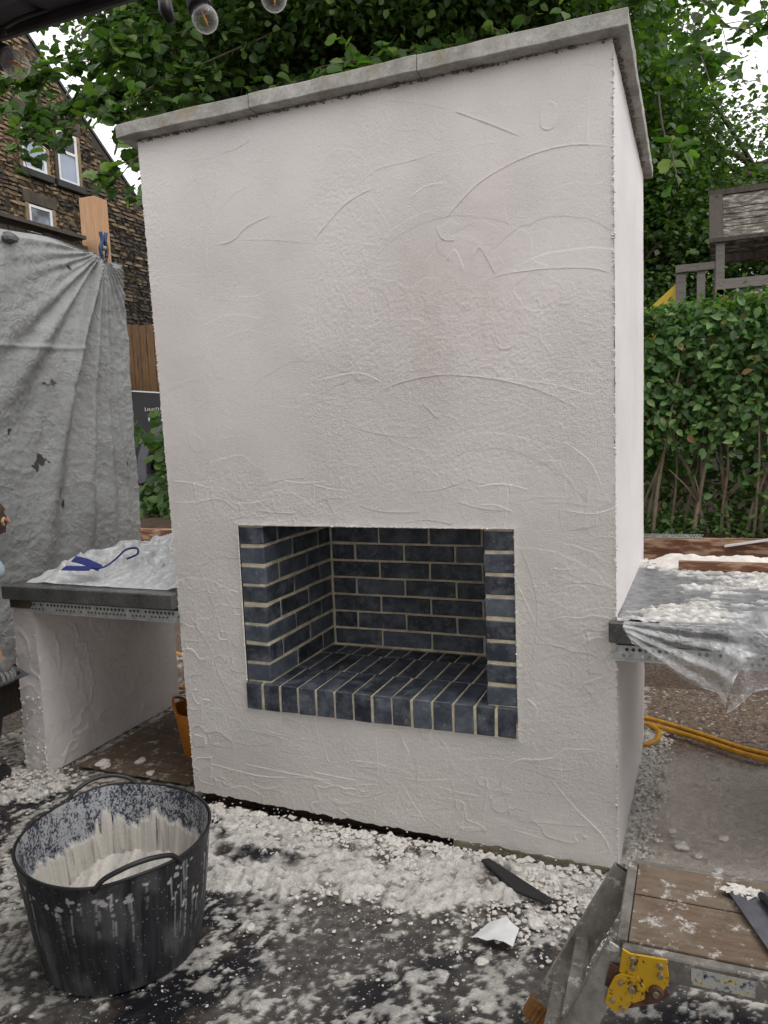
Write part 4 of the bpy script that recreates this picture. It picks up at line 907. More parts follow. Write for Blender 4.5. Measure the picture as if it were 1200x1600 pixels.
# shrub sprays by the car
def spray(name, label, base, tips, nl, size, seed, mat='leaf_bright'):
    g = random.Random(seed); root = empty(name, base, label, 'plant'); lst = []; P = []; Nn = []
    for tp in tips:
        b0 = Vector(base); t_ = Vector(tp); mid = (b0+t_)/2+Vector((g.uniform(-.05, .05), 0, g.uniform(.05, .15))); pa = smoothpath([b0, mid, t_], 6); lst.append((pa, [.006*(1-.7*i/len(pa)) for i in range(len(pa))]))
        for k in range(nl):
            q = pa[g.randrange(3, len(pa))]; P.append(q+Vector([g.gauss(0, .05) for _ in range(3)])); Nn.append((g.gauss(0, .4), g.gauss(-.6, .3), g.gauss(.7, .3)))
    tubes('stem', lst, 'stem', root, 5); P = np.array([tuple(q) for q in P]); Nn = np.array(Nn)
    leafmesh('leaf', len(P), P, Nn, size, mat, root, ratio=.95, fine=True)['kind'] = 'stuff'
spray('shrub', 'leafy green shrub sprays in front of the car wheel', (-3.3, 4.2, .62), [(-3.92, 4.2, 1.62), (-3.70, 4.2, 1.55), (-3.95, 4.25, 1.38), (-3.65, 4.2, 1.30), (-3.75, 4.2, 1.15), (-3.6, 4.2, 1.62)], 12, .12, 3)
spray('low_plant', 'low green plant on the soil below the car', (-3.4, 4.0, .60), [(-3.95, 4.0, .86), (-3.7, 4.0, .90), (-3.55, 4.0, .76), (-3.7, 3.9, .66), (-3.4, 3.9, .72), (-3.45, 4.0, .95)], 26, .09, 4, 'leaf')

# ================================================================= PLAYHOUSE
PL = empty('play_tower', (2.1, 5.5, .6), 'weathered wooden play tower with lichened roof rising behind the hedge', 'play tower')
y0, y1 = 5.0, 6.2
# sloped roof: boards rising to the back
zz = [2.97, 3.055, 3.12, 3.17, 3.225, 3.36]
zz = [2.945, 3.06, 3.125, 3.19, 3.255, 3.40]
for k in range(5):
    a, b_ = zz[k], zz[k+1]-.008; ya = y0+(a-2.95)*.9; yb_ = y0+(b_-2.95)*.9
    prism('roof_board', [(ya, a), (yb_, b_), (yb_+.02, b_), (ya+.02, a)], 'x', 1.775, 3.3, 'roofwood', PL)
prism('barge_board', [(y0-.02, 2.93), (y0+.40, 3.42), (y0+.44, 3.42), (y0+.03, 2.93)], 'x', 1.66, 1.772, 'oldwood', PL, .004)
prism('ridge_board', [(y0+.39, 3.40), (y0+.39, 3.45), (y0+.45, 3.45), (y0+.45, 3.40)], 'x', 1.655, 3.35, 'oldwood', PL)
prism('roof_back', [(y0+.45, 3.42), (y1, 2.95), (y1, 2.93), (y0+.42, 3.40)], 'x', 1.68, 3.3, 'roofwood', PL)
box('eaves_board', 1.66, 3.3, y0-.022, y0-.002, 2.915, 2.95, 'oldwood', PL)
box('back_panel', 1.76, 3.3, y1-.3, y1-.28, 2.90, 2.97, 'oldwood', PL)
for x0 in (1.715, 3.15):
    for yy_ in (y0+.02, y1-.1): box('post', x0, x0+.072, yy_, yy_+.07, .6, 2.95, 'playwood', PL, .004)
box('rail', 1.715, 3.2, y0-.015, y0+.018, 2.515, 2.60, 'playwood', PL, .003)
box('rail', 1.39, 1.712, y0+.03, y0+.06, 2.70, 2.765, 'playwood', PL, .003)
for x0, wd in ((1.392, .085), (1.565, .07)): box('baluster', x0, x0+wd, y0+.062, y0+.082, 1.9, 2.74, 'playwood', PL, .003)
for x0 in (1.72, 1.86, 2.02, 2.2, 2.4, 2.6, 2.8, 3.0): box('baluster', x0, x0+.07, y0+.02, y0+.038, 1.9, 2.53, 'playwood', PL, .003)
box('platform', 1.4, 3.2, y0+.08, y1-.1, 1.85, 1.9, 'playwood', PL)
box('rail', 1.39, 1.43, y0+.1, y1-.1, 2.66, 2.73, 'playwood', PL)
for x0 in (1.76,): 
    for s in (2.56,): 
        me = bpy.data.meshes.new('bolt'); bm = bmesh.new(); bmesh.ops.create_cone(bm, cap_ends=True, segments=12, radius1=.007, radius2=.007, depth=.006, matrix=Matrix.Translation((x0, y0-.02, s)) @ Matrix.Rotation(math.pi/2, 4, 'X')); bm.to_mesh(me); bm.free(); link('bolt', me, PL, 'bolt')
SLD = empty('slide', (1.1, 5.2, 1.9), 'yellow plastic slide side showing beside the play tower', 'slide')
prism('slide_side', [(1.40, 2.63), (1.40, 2.35), (.2, 1.3), (.0, 1.3), (.0, 1.42)], 'y', 5.12, 5.16, 'slide', SLD, .006)
prism('slide_chute', [(1.38, 2.36), (1.38, 2.32), (.2, 1.27), (.0, 1.27), (.0, 1.31), (.18, 1.31)], 'y', 5.162, 5.55, 'slide', SLD)
prism('slide_side', [(1.40, 2.63), (1.40, 2.35), (.2, 1.3), (.0, 1.3), (.0, 1.42)], 'y', 5.552, 5.59, 'slide', SLD, .006)

# ================================================================= TREES
def tree(name, label, base, H_, crown_c, crown_r, ncl, per, leaf, mat, seed, trunk_r=.22, limbs=26, cr=.42, far=False, group='trees behind the garden', shell=.35, cut=None):
    g = np.random.default_rng(seed); rg = random.Random(seed); root = empty(name, base, label, 'tree', group)
    c = np.array(crown_c); R_ = np.array(crown_r)
    d = g.normal(size=(ncl, 3)); d /= np.linalg.norm(d, axis=1, keepdims=True); r = (shell+(1-shell)*g.random(ncl))**(1/2.0)
    wob = 1+.22*np.sin(d[:, 0]*5+seed)+.16*np.sin(d[:, 2]*7+d[:, 1]*4+seed*2)
    CC = c+d*R_*(r*wob)[:, None]
    if cut is not None: CC = CC[cut(CC)]
    ncl = len(CC)
    sz = cr*g.uniform(.6, 1.3, ncl); off = g.normal(size=(ncl, per, 3))*np.array([1, 1, .55])*sz[:, None, None]*.6
    P = (CC[:, None]+off).reshape(-1, 3); N = len(P); outw = (P-c)/R_
    nrm = g.normal(size=(N, 3))*.55+np.array([0, 0, .8])+outw*.35
    leafmesh('crown', N, P, nrm, leaf, mat, root, far=far, ratio=.8)['kind'] = 'stuff'
    b0 = Vector(base); tp = Vector((c[0], c[1], c[2]+R_[2]*.3)); tr_ = smoothpath([b0, b0.lerp(tp, .35)+Vector((.15, .1, 0)), b0.lerp(tp, .7)+Vector((-.1, 0, 0)), tp], 5)
    tubes('trunk', [(tr_, [trunk_r*(1-.75*i/len(tr_)) for i in range(len(tr_))])], 'bark', root, 12)
    lst = []; pick = g.choice(ncl, min(limbs, ncl), replace=False)
    for i in pick:
        q = Vector(CC[i]); k = rg.randrange(len(tr_)//3, len(tr_)); s = tr_[k]; m_ = s.lerp(q, .5)+Vector((rg.uniform(-.2, .2), rg.uniform(-.2, .2), rg.uniform(0, .4))); pa = smoothpath([s, m_, q], 5); r0 = trunk_r*.28
        lst.append((pa, [r0*(1-.85*j/len(pa))+.004 for j in range(len(pa))]))
    tubes('limb', lst, 'bark', root, 6); return root
def hang_branch(parent, pts, nl, size, mat, seed, spread=.16):
    g = random.Random(seed); pa = smoothpath(pts, 6); P = []; Nn = []; lst = [(pa, [.012*(1-.8*i/len(pa)) for i in range(len(pa))])]
    for k in range(nl//6):
        s = pa[g.randrange(2, len(pa))]; e = s+Vector((g.gauss(0, spread), g.gauss(0, spread), g.gauss(-.08, spread*.7))); lst.append(([s, (s+e)/2+Vector((0, 0, .01)), e], [.004, .003, .002]))
        for j in range(6):
            q = s.lerp(e, g.random()); P.append((q.x+g.gauss(0, .03), q.y+g.gauss(0, .03), q.z+g.gauss(0, .03))); Nn.append((g.gauss(.1, .45), g.gauss(-.45, .45), g.gauss(.75, .35)))
    tubes('twig', lst, 'bark', parent, 5); leafmesh('leafy_twig', len(P), np.array(P), np.array(Nn), size, mat, parent, ratio=.95, fine=True)['kind'] = 'stuff'
T1 = tree('broadleaf_tree', 'large dark leafy tree overhanging the back of the fireplace', (-1.2, 7.6, .6), 9, (-1.3, 7.0, 7.0), (4.8, 3.2, 3.3), 1900, 150, .088, 'leaf', 3, .26, 60, .48, cut=lambda C: (C[:, 2] > 3.9) & ((C[:, 0] > -4.6) | (C[:, 2] > 5.9)) & ((C[:, 0] < 1.2) | (C[:, 2] < 4.3)))
T2 = tree('broadleaf_tree', 'bushy tree to the right, behind the play tower', (3.6, 11, .6), 8, (2.6, 10.2, 4.0), (3.4, 2.4, 3.2), 1100, 110, .075, 'leaf_far', 9, .22, 50, .44, far=True, cut=lambda C: (C[:, 2] > .8) & (C[:, 2] < 6.5-1.5*(C[:, 0]-1.2)+.05*C[:, 1]*0))
T3 = tree('broadleaf_tree', 'paler tree far behind the play tower at the right edge', (8.0, 16, .6), 8, (6.2, 15.5, 4.4), (3.6, 3, 3.6), 600, 90, .11, 'leaf_far', 14, .22, 40, .6, far=True)
T4 = tree('broadleaf_tree', 'dark shrubby tree directly behind the fireplace and hedge', (1.2, 8.4, .6), 5, (1.2, 8.2, 2.9), (2.2, 1.2, 2.3), 420, 110, .075, 'leaf', 21, .12, 30, .40, far=True)
# nearer overhanging branches of the big tree
br = [([(-1.8, 5.5, 5.2), (-2.1, 4.2, 4.6), (-2.5, 3.2, 4.0), (-2.75, 2.7, 3.45)], 190, .105), ([(-2.6, 5.5, 5.3), (-3.0, 4.4, 4.5), (-3.3, 3.4, 3.9)], 180, .105),
      ([(-1.2, 5.5, 5.2), (-1.6, 4.6, 4.7), (-2.0, 3.7, 4.15), (-2.2, 3.2, 3.85)], 200, .105), ([(-3.4, 5.5, 5.4), (-3.8, 4.2, 4.9), (-4.1, 3.2, 4.4)], 240, .105),
      ([(-.4, 5.5, 5.2), (-.9, 4.4, 4.75), (-1.3, 3.6, 4.4)], 170, .105), ([(-2.2, 5.3, 5.8), (-2.8, 4.1, 5.4), (-3.2, 3.2, 5.0)], 240, .105),
      ([(.8, 5.6, 5.4), (.6, 4.4, 5.1), (.45, 3.6, 4.75)], 120, .10), ([(1.6, 6, 5.2), (1.55, 4.6, 4.4), (1.60, 3.7, 3.9), (1.66, 3.3, 3.55)], 90, .105),
      ([(1.7, 6, 5.6), (1.75, 4.6, 4.9), (1.8, 3.8, 4.4), (1.95, 3.4, 4.15)], 100, .105), ([(1.2, 6, 4.6), (1.30, 4.6, 3.8), (1.40, 3.6, 3.3), (1.46, 3.2, 2.95)], 40, .105),
      ([(1.2, 6, 5.9), (1.6, 5.0, 4.9), (1.85, 4.4, 4.35), (2.25, 4.2, 4.35)], 70, .10), ([(1.4, 4, 5.4), (1.75, 3.6, 4.75), (2.1, 3.4, 4.6)], 90, .10),
      ([(-3.0, 5.5, 6.2), (-3.6, 4.3, 5.3), (-4.2, 3.4, 4.8)], 260, .105), ([(-2.6, 5.5, 6.0), (-3.2, 4.2, 5.0), (-3.7, 3.3, 4.4), (-4.0, 3.0, 4.05)], 300, .105), ([(-2.4, 5.0, 5.6), (-2.8, 4.0, 4.9), (-3.2, 3.3, 4.45)], 300, .105),
      ([(-1.8, 5.0, 5.6), (-2.4, 4.0, 4.9), (-2.8, 3.3, 4.4), (-2.95, 3.1, 4.1)], 280, .105), ([(-2.8, 4.8, 5.8), (-3.6, 3.9, 5.2), (-4.6, 3.0, 4.6)], 260, .105), ([(-2.0, 4.8, 5.6), (-2.6, 3.9, 5.1), (-3.0, 3.2, 4.8)], 260, .105), ([(-.2, 4.8, 5.0), (.1, 4.2, 4.6), (.2, 3.7, 4.3)], 60, .10), ([(.9, 4.8, 5.1), (1.1, 4.2, 4.75), (1.15, 3.7, 4.5)], 80, .10)]
for i, (p, n_, s_) in enumerate(br): hang_branch(T1, p, n_, s_, 'leaf_bright' if i in (2, 4, 6, 7, 8, 9, 10, 11, 12) else 'leaf', 700+i)

# ================================================================= GAZEBO + FESTOON LIGHTS (camera stands under it)
GZ = empty('gazebo', (1.5, -3, 0), 'dark metal gazebo frame whose beam crosses the top left corner', 'gazebo')
box('beam', -1.6, 3.9, -1.535, -1.475, 2.112, 2.190, 'frame', GZ, .004)
box('beam_channel', -1.6, 3.9, -1.4745, -1.462, 2.100, 2.135, 'framegrey', GZ, .003)
box('beam_channel', -1.6, 3.9, -1.560, -1.5355, 2.100, 2.120, 'framegrey', GZ, .003)
for x0 in (-1.6, 3.84):
    for yy_ in (-1.535, -4.6): box('gazebo_post', x0, x0+.06, yy_, yy_+.06, -.03, 2.11, 'frame', GZ)
box('beam', -1.6, 3.9, -4.6, -4.54, 2.112, 2.19, 'frame', GZ)
for x0 in (-1.6, 3.84): box('beam', x0, x0+.06, -4.538, -1.537, 2.112, 2.19, 'frame', GZ)
link('canopy', mesh([(-1.65, -1.50, 2.195), (3.95, -1.50, 2.195), (3.95, -4.65, 2.195), (-1.65, -4.65, 2.195), (1.15, -3.07, 2.9)], [(0, 1, 4), (1, 2, 4), (2, 3, 4), (3, 0, 4)]), GZ, 'canvas')
BULB = None
def bulb(loc, axis_, label):
    root = empty('festoon_bulb', loc, label, 'light bulb', 'clear festoon bulbs hanging from the gazebo')
    ax = Vector(axis_).normalized(); R_ = ax.to_track_quat('Z', 'Y')
    def lathe(nm, prof, mat, n=24, caps=True):
        V = []; F = []
        for r_, z_ in prof:
            for k in range(n): a = math.tau*k/n; V.append(R_ @ Vector((r_*math.cos(a), r_*math.sin(a), z_)))
        for i in range(len(prof)-1):
            for k in range(n): k2 = (k+1) % n; F.append([i*n+k, i*n+k2, (i+1)*n+k2, (i+1)*n+k])
        return link(nm, mesh(V, F), root, mat, (0, 0, 0), True)
    R0 = .0195
    lathe('glass', [(R0*math.sin(t_), -R0*math.cos(t_)) for t_ in np.linspace(.02, 2.35, 14)]+[(.0135, .024)], 'bulb')
    lathe('socket', [(.001, .062), (.011, .060), (.015, .052), (.0165, .035), (.0185, .022), (.0185, .016), (.014, .0155), (.001, .016)], 'dark')
    V = []; lst = []
    for s in (-1, 1): lst.append(([R_ @ Vector((s*.0055, 0, .010)), R_ @ Vector((0, 0, -.011))], .0011))
    tubes('filament', lst, 'filament', root, 5); bpy.data.objects
    for ch in root.children:
        if ch.name.startswith('filament'): ch.location = (0, 0, 0)
    return root, R_
bl = [((.903, -1.39, 2.094), (-.35, -.1, 1), 'clear festoon bulb hanging below the beam, the middle of three'), ((.998, -1.347, 2.122), (-.1, 0, 1), 'clear festoon bulb cut off by the top edge of the photo'), ((.668, -1.532, 2.022), (-.9, -.3, .6), 'clear festoon bulb below the dark beam at the left edge')]
ends = []
for loc, ax, lb in bl:
    r_, q = bulb(loc, ax, lb); ends.append(Vector(loc)+q @ Vector((0, 0, .06)))
tag(tubes('festoon_cable', [(smoothpath([(-1.2, -1.50, 2.10), ends[2]+Vector((-.1, 0, .01)), ends[2], ends[2]+Vector((.05, .05, .05)), ends[0]+Vector((-.06, 0, .01)), ends[0], ends[1], (1.4, -1.36, 2.19), (2.2, -1.45, 2.15), (3.5, -1.47, 2.14)], 8), .0035)], 'dark', None, 6), 'black festoon cable running under the gazebo beam', 'cable')
# drooping socket with no visible bulb beside the middle bulb
tag(tubes('cable_connector', [([(.835, -1.395, 2.145), (.838, -1.395, 2.118), (.846, -1.395, 2.100)], [.010, .011, .006])], 'dark', None, 10), 'small black cable connector between the left and middle bulbs', 'connector')

# ================================================================= TUBS
def tub(name, label, cx, cyy, rb, rt_, H_, stretch, mat_outer, seed, content=True, colr=None, rot=0, plaster=True):
    root = empty(name, (cx, cyy, .0), label, 'bucket'); n = 640; m_ = 220
    th = np.linspace(0, math.tau, n+1); t = np.linspace(0, 1, m_); TH, T = np.meshgrid(th, t)
    def wall(inset, zb_):
        r = (rb+(rt_-rb)*T**.8-inset); sx = 1+stretch*T; 
        x = r*np.cos(TH)*sx; y = r*np.sin(TH); wob = .006*np.sin(TH*3+seed)*T
        xr = (x+wob)*math.cos(rot)-y*math.sin(rot); yr = (x+wob)*math.sin(rot)+y*math.cos(rot)
        lip = H_+.010*np.exp(-((np.abs(((TH-rot_h[0]+math.pi) % math.tau)-math.pi))/.35)**2)+.010*np.exp(-((np.abs(((TH-rot_h[1]+math.pi) % math.tau)-math.pi))/.35)**2)
        z = zb_+(lip-zb_)*T
        return xr, yr, z
    rot_h = (math.radians(-36)-rot, math.radians(140)-rot) if plaster else (math.radians(200), math.radians(20))
    xo, yo, zo = wall(0, .0); 
    rr_ = 1+.0*T
    # outer colour: black with plaster runs and splashes
    U_ = TH*.27/1.0; s1 = sst(.60, .70, fbm(TH*14, T*2.2, seed+1, 3))*sst(.45, .6, fbm(TH*3, T*1.5, seed+2, 2)); run = sst(.62, .72, vn(TH*26, T*.9+seed, seed+3))*sst(.50, .75, vn(TH*7, T*2, seed+4)); sp, si = worley(TH*11, T*14, seed+6); spk = ((si > .86) & (sp < .18)).astype(float)
    blot = sst(.60, .72, fbm(TH*4, T*5, seed+8, 4))*.35
    gq = random.Random(seed); dr = np.zeros_like(TH)
    for _ in range(64):
        th0 = gq.uniform(0, math.tau); t1 = gq.choice((gq.uniform(.55, .95), gq.uniform(.8, .98))); L_ = gq.uniform(.08, .5); wd = gq.uniform(.006, .014)
        dth = np.abs(((TH-th0-.03*(vn(T*9+_, T*0, seed+60)-.5)+math.pi) % math.tau)-math.pi); along = (t1-T)/L_
        dr = np.maximum(dr, np.exp(-(dth/wd)**2)*((along > 0) & (along < 1))*(1-.6*np.clip(along, 0, 1))*(vn(T*40, TH*0+_, seed+61) > .25)*gq.uniform(.35, 1))
        for q_ in range(2):
            aa, bb, rr0 = th0+gq.gauss(0, .05), t1-gq.random()*.06, gq.uniform(.003, .009)
            dr = np.maximum(dr, .8*((((TH-aa)*.24)**2+((T-bb)*.33)**2) < (rr0*(.2+1.3*fbm(TH*30, T*40, seed+63, 3)))**2))
    dust = .10*sst(.45, .75, fbm(TH*5, T*3, seed+70, 4))+.07*fbm(TH*40, T*3, seed+71, 3)
    sp, si = worley(TH*50, T*66, seed+6); spk = ((si > .965) & (sp < .22)).astype(float)*.7
    pk = np.clip(dr*.85+spk*.7+dust, 0, 1)
    bc = np.array(colr or (.007, .008, .011))
    C = bc*(1-pk[..., None])+np.array([.50, .49, .50])*pk[..., None]*1.0
    if not plaster: C = np.ones(C.shape)*bc
    link('tub_wall', grid(np.stack([xo, yo, zo], -1), C), root, mat_outer, (0, 0, 0))
    xi, yi, zi = wall(.006, .008)
    n2 = fbm(TH*6, T*6, seed+20, 4); n3 = fbm(TH*70, T*60, seed+21, 3, .6); stre = fbm(TH*22, T*2.5, seed+22, 3)
    cov = np.clip(sst(.40, .62, n3+.5*(n2-.5)+.25*(stre-.5))*.85, 0, 1)
    drag = fbm(TH*9, T*.8, seed+30, 4); jag_ = .66+.36*(fbm(TH*3.2, T*0, seed+31, 2)-.5)+.13*(fbm(TH*11, T*0+2, seed+32, 2)-.5)+.05*(fbm(TH*30, T*8, seed+35, 2)-.5); pm = sst(-.02, .03, jag_-T)*np.clip(1-.85*sst(.70, .74, fbm(TH*14, T*1.0, seed+33, 3)), 0, 1)
    thick = pm*(.005+.012*drag+.006*(1-np.abs(2*vn(TH*13, T*1.2, seed+36)-1))**4); cc_ = 1-thick/.26; xi = xi*cc_; yi = yi*cc_
    C2 = np.array([.030, .036, .055])*(1-cov[..., None])+np.array([.42, .43, .45])*cov[..., None]
    C2 = C2*(1-pm[..., None])+np.array([.60, .57, .52])*(.72+.45*drag[..., None])*pm[..., None]
    if not plaster: C2 = np.ones(C2.shape)*bc*.7
    link('tub_lining', grid(np.stack([xi, yi, zi], -1), C2, flip=True), root, mat_outer, (0, 0, 0))
    # rolled rim
    rimp = [Vector((float(xo[-1, k]), float(yo[-1, k]), float(zo[-1, k]))) for k in range(n)]; rimp.append(rimp[0])
    tubes('rim', [(rimp[::4]+[rimp[0]], .0042)], 'dark' if plaster else mat_outer, root, 6).location = (0, 0, 0)
    # base disc
    bm = bmesh.new(); bmesh.ops.create_circle(bm, cap_ends=True, segments=48, radius=rb*.995, matrix=Matrix.Translation((0, 0, .010))); me = bpy.data.meshes.new('tub_base'); bm.to_mesh(me); bm.free(); link('tub_base', me, root, 'dark' if plaster else mat_outer, (0, 0, 0))
    # grab handles
    for hth in rot_h:
        k = int(((hth) % math.tau)/math.tau*n); ks = [(k+d) % n for d in (-44, -34, -16, 0, 16, 34, 44)]
        if not plaster: ks = [(k+d) % n for d in (-80, -56, -24, 0, 24, 56, 80)]
        hp = [Vector((float(xo[-1, q]), float(yo[-1, q]), float(zo[-1, q])+dz)) for q, dz in zip(ks, (-.012, .016, .030, .033, .030, .016, -.012))]
        tubes('handle', [(smoothpath(hp, 5), .0068)], 'dark' if plaster else mat_outer, root, 8).location = (0, 0, 0)
    return root
TB = tub('rubber_tub', 'large black rubber tub caked with white plaster, front left', .035, -.790, .222, .268, .345, .07, 'tub', 800, rot=math.radians(135))
# plaster left in the tub: a sloping mass with dragged ridges
a_, r_ = np.meshgrid(np.linspace(0, math.tau, 260), np.linspace(0.0, 1, 110)); lx = np.cos(a_)*r_; ly = np.sin(a_)*r_
front = -(lx*.25-ly*.97)                                    # +1 at the far side
zc_ = .12+.0*sst(.0, 1.0, front*-1*0+sst(-.2, 1, front))-.0*front
n2 = fbm(lx*4, ly*3, 820, 4); ridg = fbm((lx*.97+ly*.25)*9, (ly*.97-lx*.25)*1.2, 825, 3)
jag = .45*(fbm(np.arctan2(ly, lx)*5, lx*0, 824, 3)-.5)
far_lift = sst(.0, 1.0, front)*.05*sst(.3, 1, r_)
R0 = .222+(.268-.222)*((zc_+far_lift)/.345)**.8-.020; wr_ = 1-.035*(1-sst(.85, 1, r_)); rt_ = math.radians(135)
ur = lx*math.cos(rt_)+ly*math.sin(rt_); vr_ = -lx*math.sin(rt_)+ly*math.cos(rt_); sxx = 1+.07*.6
X_ = (ur*sxx*math.cos(rt_)-vr_*math.sin(rt_))*R0; Y_ = (ur*sxx*math.sin(rt_)+vr_*math.cos(rt_))*R0; rc, rs_ = 0.0, 0.0
Zp = zc_-.02+far_lift+.040*(ridg-.5)*(1-.5*r_)+.014*(fbm(lx*14, ly*14, 830, 3)-.5)+.03*np.clip(front*-1, 0, 1)*0
pc = np.clip(.8+.5*(ridg-.3), 0, 1)
C = np.array([.10, .105, .13])*(1-pc[..., None])+np.array([.64, .61, .56])*pc[..., None]*(.78+.35*ridg[..., None])
link('plaster_residue', grid(np.stack([X_, Y_, Zp], -1), C), TB, 'tub', (0, 0, 0))
OT = tub('rubber_tub', 'small orange rubber tub tucked behind the fireplace corner', -.505, .40, .095, .135, .225, .02, 'orange', 850, colr=(.48, .17, .015), rot=0, plaster=False)

# ================================================================= YARD BITS
# plaster crumbs
V = []; F = []; g = random.Random(21)
for i in range(9500):
    x = g.uniform(-.27, 1.36); y = -abs(g.gauss(0, .17))-.035
    if y < -.5: continue
    if g.random() < .2+sum(mnoise.noise(Vector((x*3, y*3, s))) for s in (0, 5))*.5+.25: continue
    crumb(V, F, (x, y, g.uniform(.0, .028)*max(.1, 1+y*3.0)), g.choice((g.uniform(.003, .008), g.uniform(.006, .017)))*(1+y), g, .6)
for i in range(900):
    y = g.uniform(0, 1.3); crumb(V, F, (1.375+abs(g.gauss(0, .05)), y, g.uniform(0, .012)), g.uniform(.002, .010), g, .7)
for i in range(420):
    crumb(V, F, (g.gauss(-1.12, .13), g.gauss(-.10, .07), g.uniform(0, .025)), g.uniform(.002, .011), g, .6)
for i in range(450):
    crumb(V, F, (g.uniform(-.9, 1.35), g.uniform(-1.25, -.1), .0), g.choice((g.uniform(.0015, .004), g.uniform(.002, .007))), g, .5)
tag(link('plaster_crumbs', mesh(V, F), None, 'plaster'), 'fallen lumps of white render heaped along the foot of the walls', 'debris', kind='stuff')
LUMPS = [(1.51, .33, .016, 'plaster lump beside the fireplace side wall, farthest of the row on the concrete'), (1.545, .235, .022, 'largest plaster lump on the concrete between fireplace and ladder'), (1.60, .19, .013, 'small plaster lump just behind the ladder platform'),
 (1.68, .34, .016, 'rounded plaster lump alone on the brown concrete at right'), (1.66, .12, .014, 'plaster lump nearest the back edge of the ladder planks'), (-.86, .12, .030, 'flat plaster splash under the left counter near its leg wall'),
 (-.72, .20, .022, 'flat plaster splash in the middle of the plywood below the left counter'), (-.60, .12, .018, 'plaster splash on the plywood behind the black tub'), (1.16, -.34, .022, 'plaster lump between the black rubber strip and the ladder leg'), (1.05, -.54, .016, 'plaster lump just in front of the torn plastic scrap'), (.36, -.62, .014, 'single white plaster lump right of the black tub')]
for i, (x, y, r0, lb) in enumerate(LUMPS):
    bm = bmesh.new(); bmesh.ops.create_icosphere(bm, subdivisions=3, radius=r0); sd_ = Vector((i*3.1, 0, 0))
    for v in bm.verts: v.co *= 1+.55*mnoise.noise(v.co*40+sd_)+.25*mnoise.noise(v.co*110+sd_); v.co.z *= .6
    me = bpy.data.meshes.new('plaster_lump'); bm.to_mesh(me); bm.free()
    tag(link('plaster_lump', me, None, 'plaster', (x, y, r0*.4+(.012 if x < -.3 else 0))), lb, 'plaster lump', 'fallen plaster lumps')
# torn white plastic scrap, black strip, board
u, v = np.meshgrid(np.linspace(0, 1, 14), np.linspace(0, 1, 12)); zz_ = .012+.022*fbm(u*3, v*3, 900, 3)*np.sin(u*3)
tag(link('plastic_scrap', grid(np.stack([1.00+u*.12+.03*v*(1-u), -.47+v*.11*(1-.5*np.abs(u-.5)), zz_+.004], -1)), None, 'white'), 'torn white plastic scrap lying on the black floor near the fireplace', 'scrap')
tag(prism('rubber_strip', [(.93, -.10), (.955, -.085), (1.19, -.24), (1.175, -.265), (1.06, -.225)], 'z', .020, .034, 'dark', None, .003), 'flat black rubber strip lying in the plaster heap by the right corner', 'strip')
tag(box('plywood_sheet', -.98, -.38, .10, 1.05, .004, .016, 'plank', None, .001), 'muddy brown plywood sheet on the ground under the left counter', 'board')
tag(box('yellow_box_level', -1.05, -.735, -.60, -.555, .0, .06, 'slide', None, .004), 'end of a yellow box level lying on the floor behind the black tub', 'spirit level')
bpy.data.objects['yellow_box_level'].name = 'box_level'
# hoses
tag(tubes('garden_hose', [(smoothpath([(-1.9, 1.9, .04), (-1.6, 1.63, .03), (-1.1, 1.5, .02), (.2, 1.55, .02), (1.0, 1.42, .02), (1.37, 1.34, .02), (1.60, 1.22, .02), (1.87, 1.07, .02), (2.4, .98, .02), (3.2, 1.0, .02)], 8), .0115),
     (smoothpath([(-1.4, 1.25, .02), (-1.17, 1.08, .02), (-.9, 1.22, .02), (.2, 1.42, .02), (1.0, 1.38, .02), (1.37, 1.27, .02), (1.6, 1.16, .02), (1.87, 1.01, .02), (2.4, .90, .02), (3.2, .9, .02)], 8), .0115),
     (smoothpath([(1.30, 1.30, .02), (1.38, 1.26, .022), (1.43, 1.18, .022), (1.42, 1.08, .022), (1.37, 1.02, .02), (1.30, 1.0, .02)], 8), .0105)], 'hose', None, 8), 'doubled yellow hose snaking behind the fireplace across the gravel', 'hose')

# ================================================================= FOLDING LADDER PLATFORM
LD = empty('folding_ladder', (1.6, -.75, 0), 'plaster-spattered folding ladder platform with yellow hinge, front right', 'ladder')
ZP = .40; px0, px1, pya, pyb = 1.452, 2.35, -.893, -.590
box('plank', px0+.012, px1, pya+.004, (pya+pyb)/2-.002+.02, ZP-.022, ZP, 'plank', LD, .0015)
box('plank', px0+.012, px1, (pya+pyb)/2+.002+.02, pyb-.002, ZP-.0215, ZP+.0005, 'plank', LD, .0015)
box('side_rail', px0, px1, pya-.022, pya+.0035, ZP-.058, ZP-.004, 'alu', LD, .003)
box('side_rail', px0, px1, pyb-.0015, pyb+.022, ZP-.058, ZP-.004, 'alu', LD, .003)
box('end_rail', px0-.012, px0+.010, pya, pyb, ZP-.055, ZP+.0045, 'alu', LD, .003)
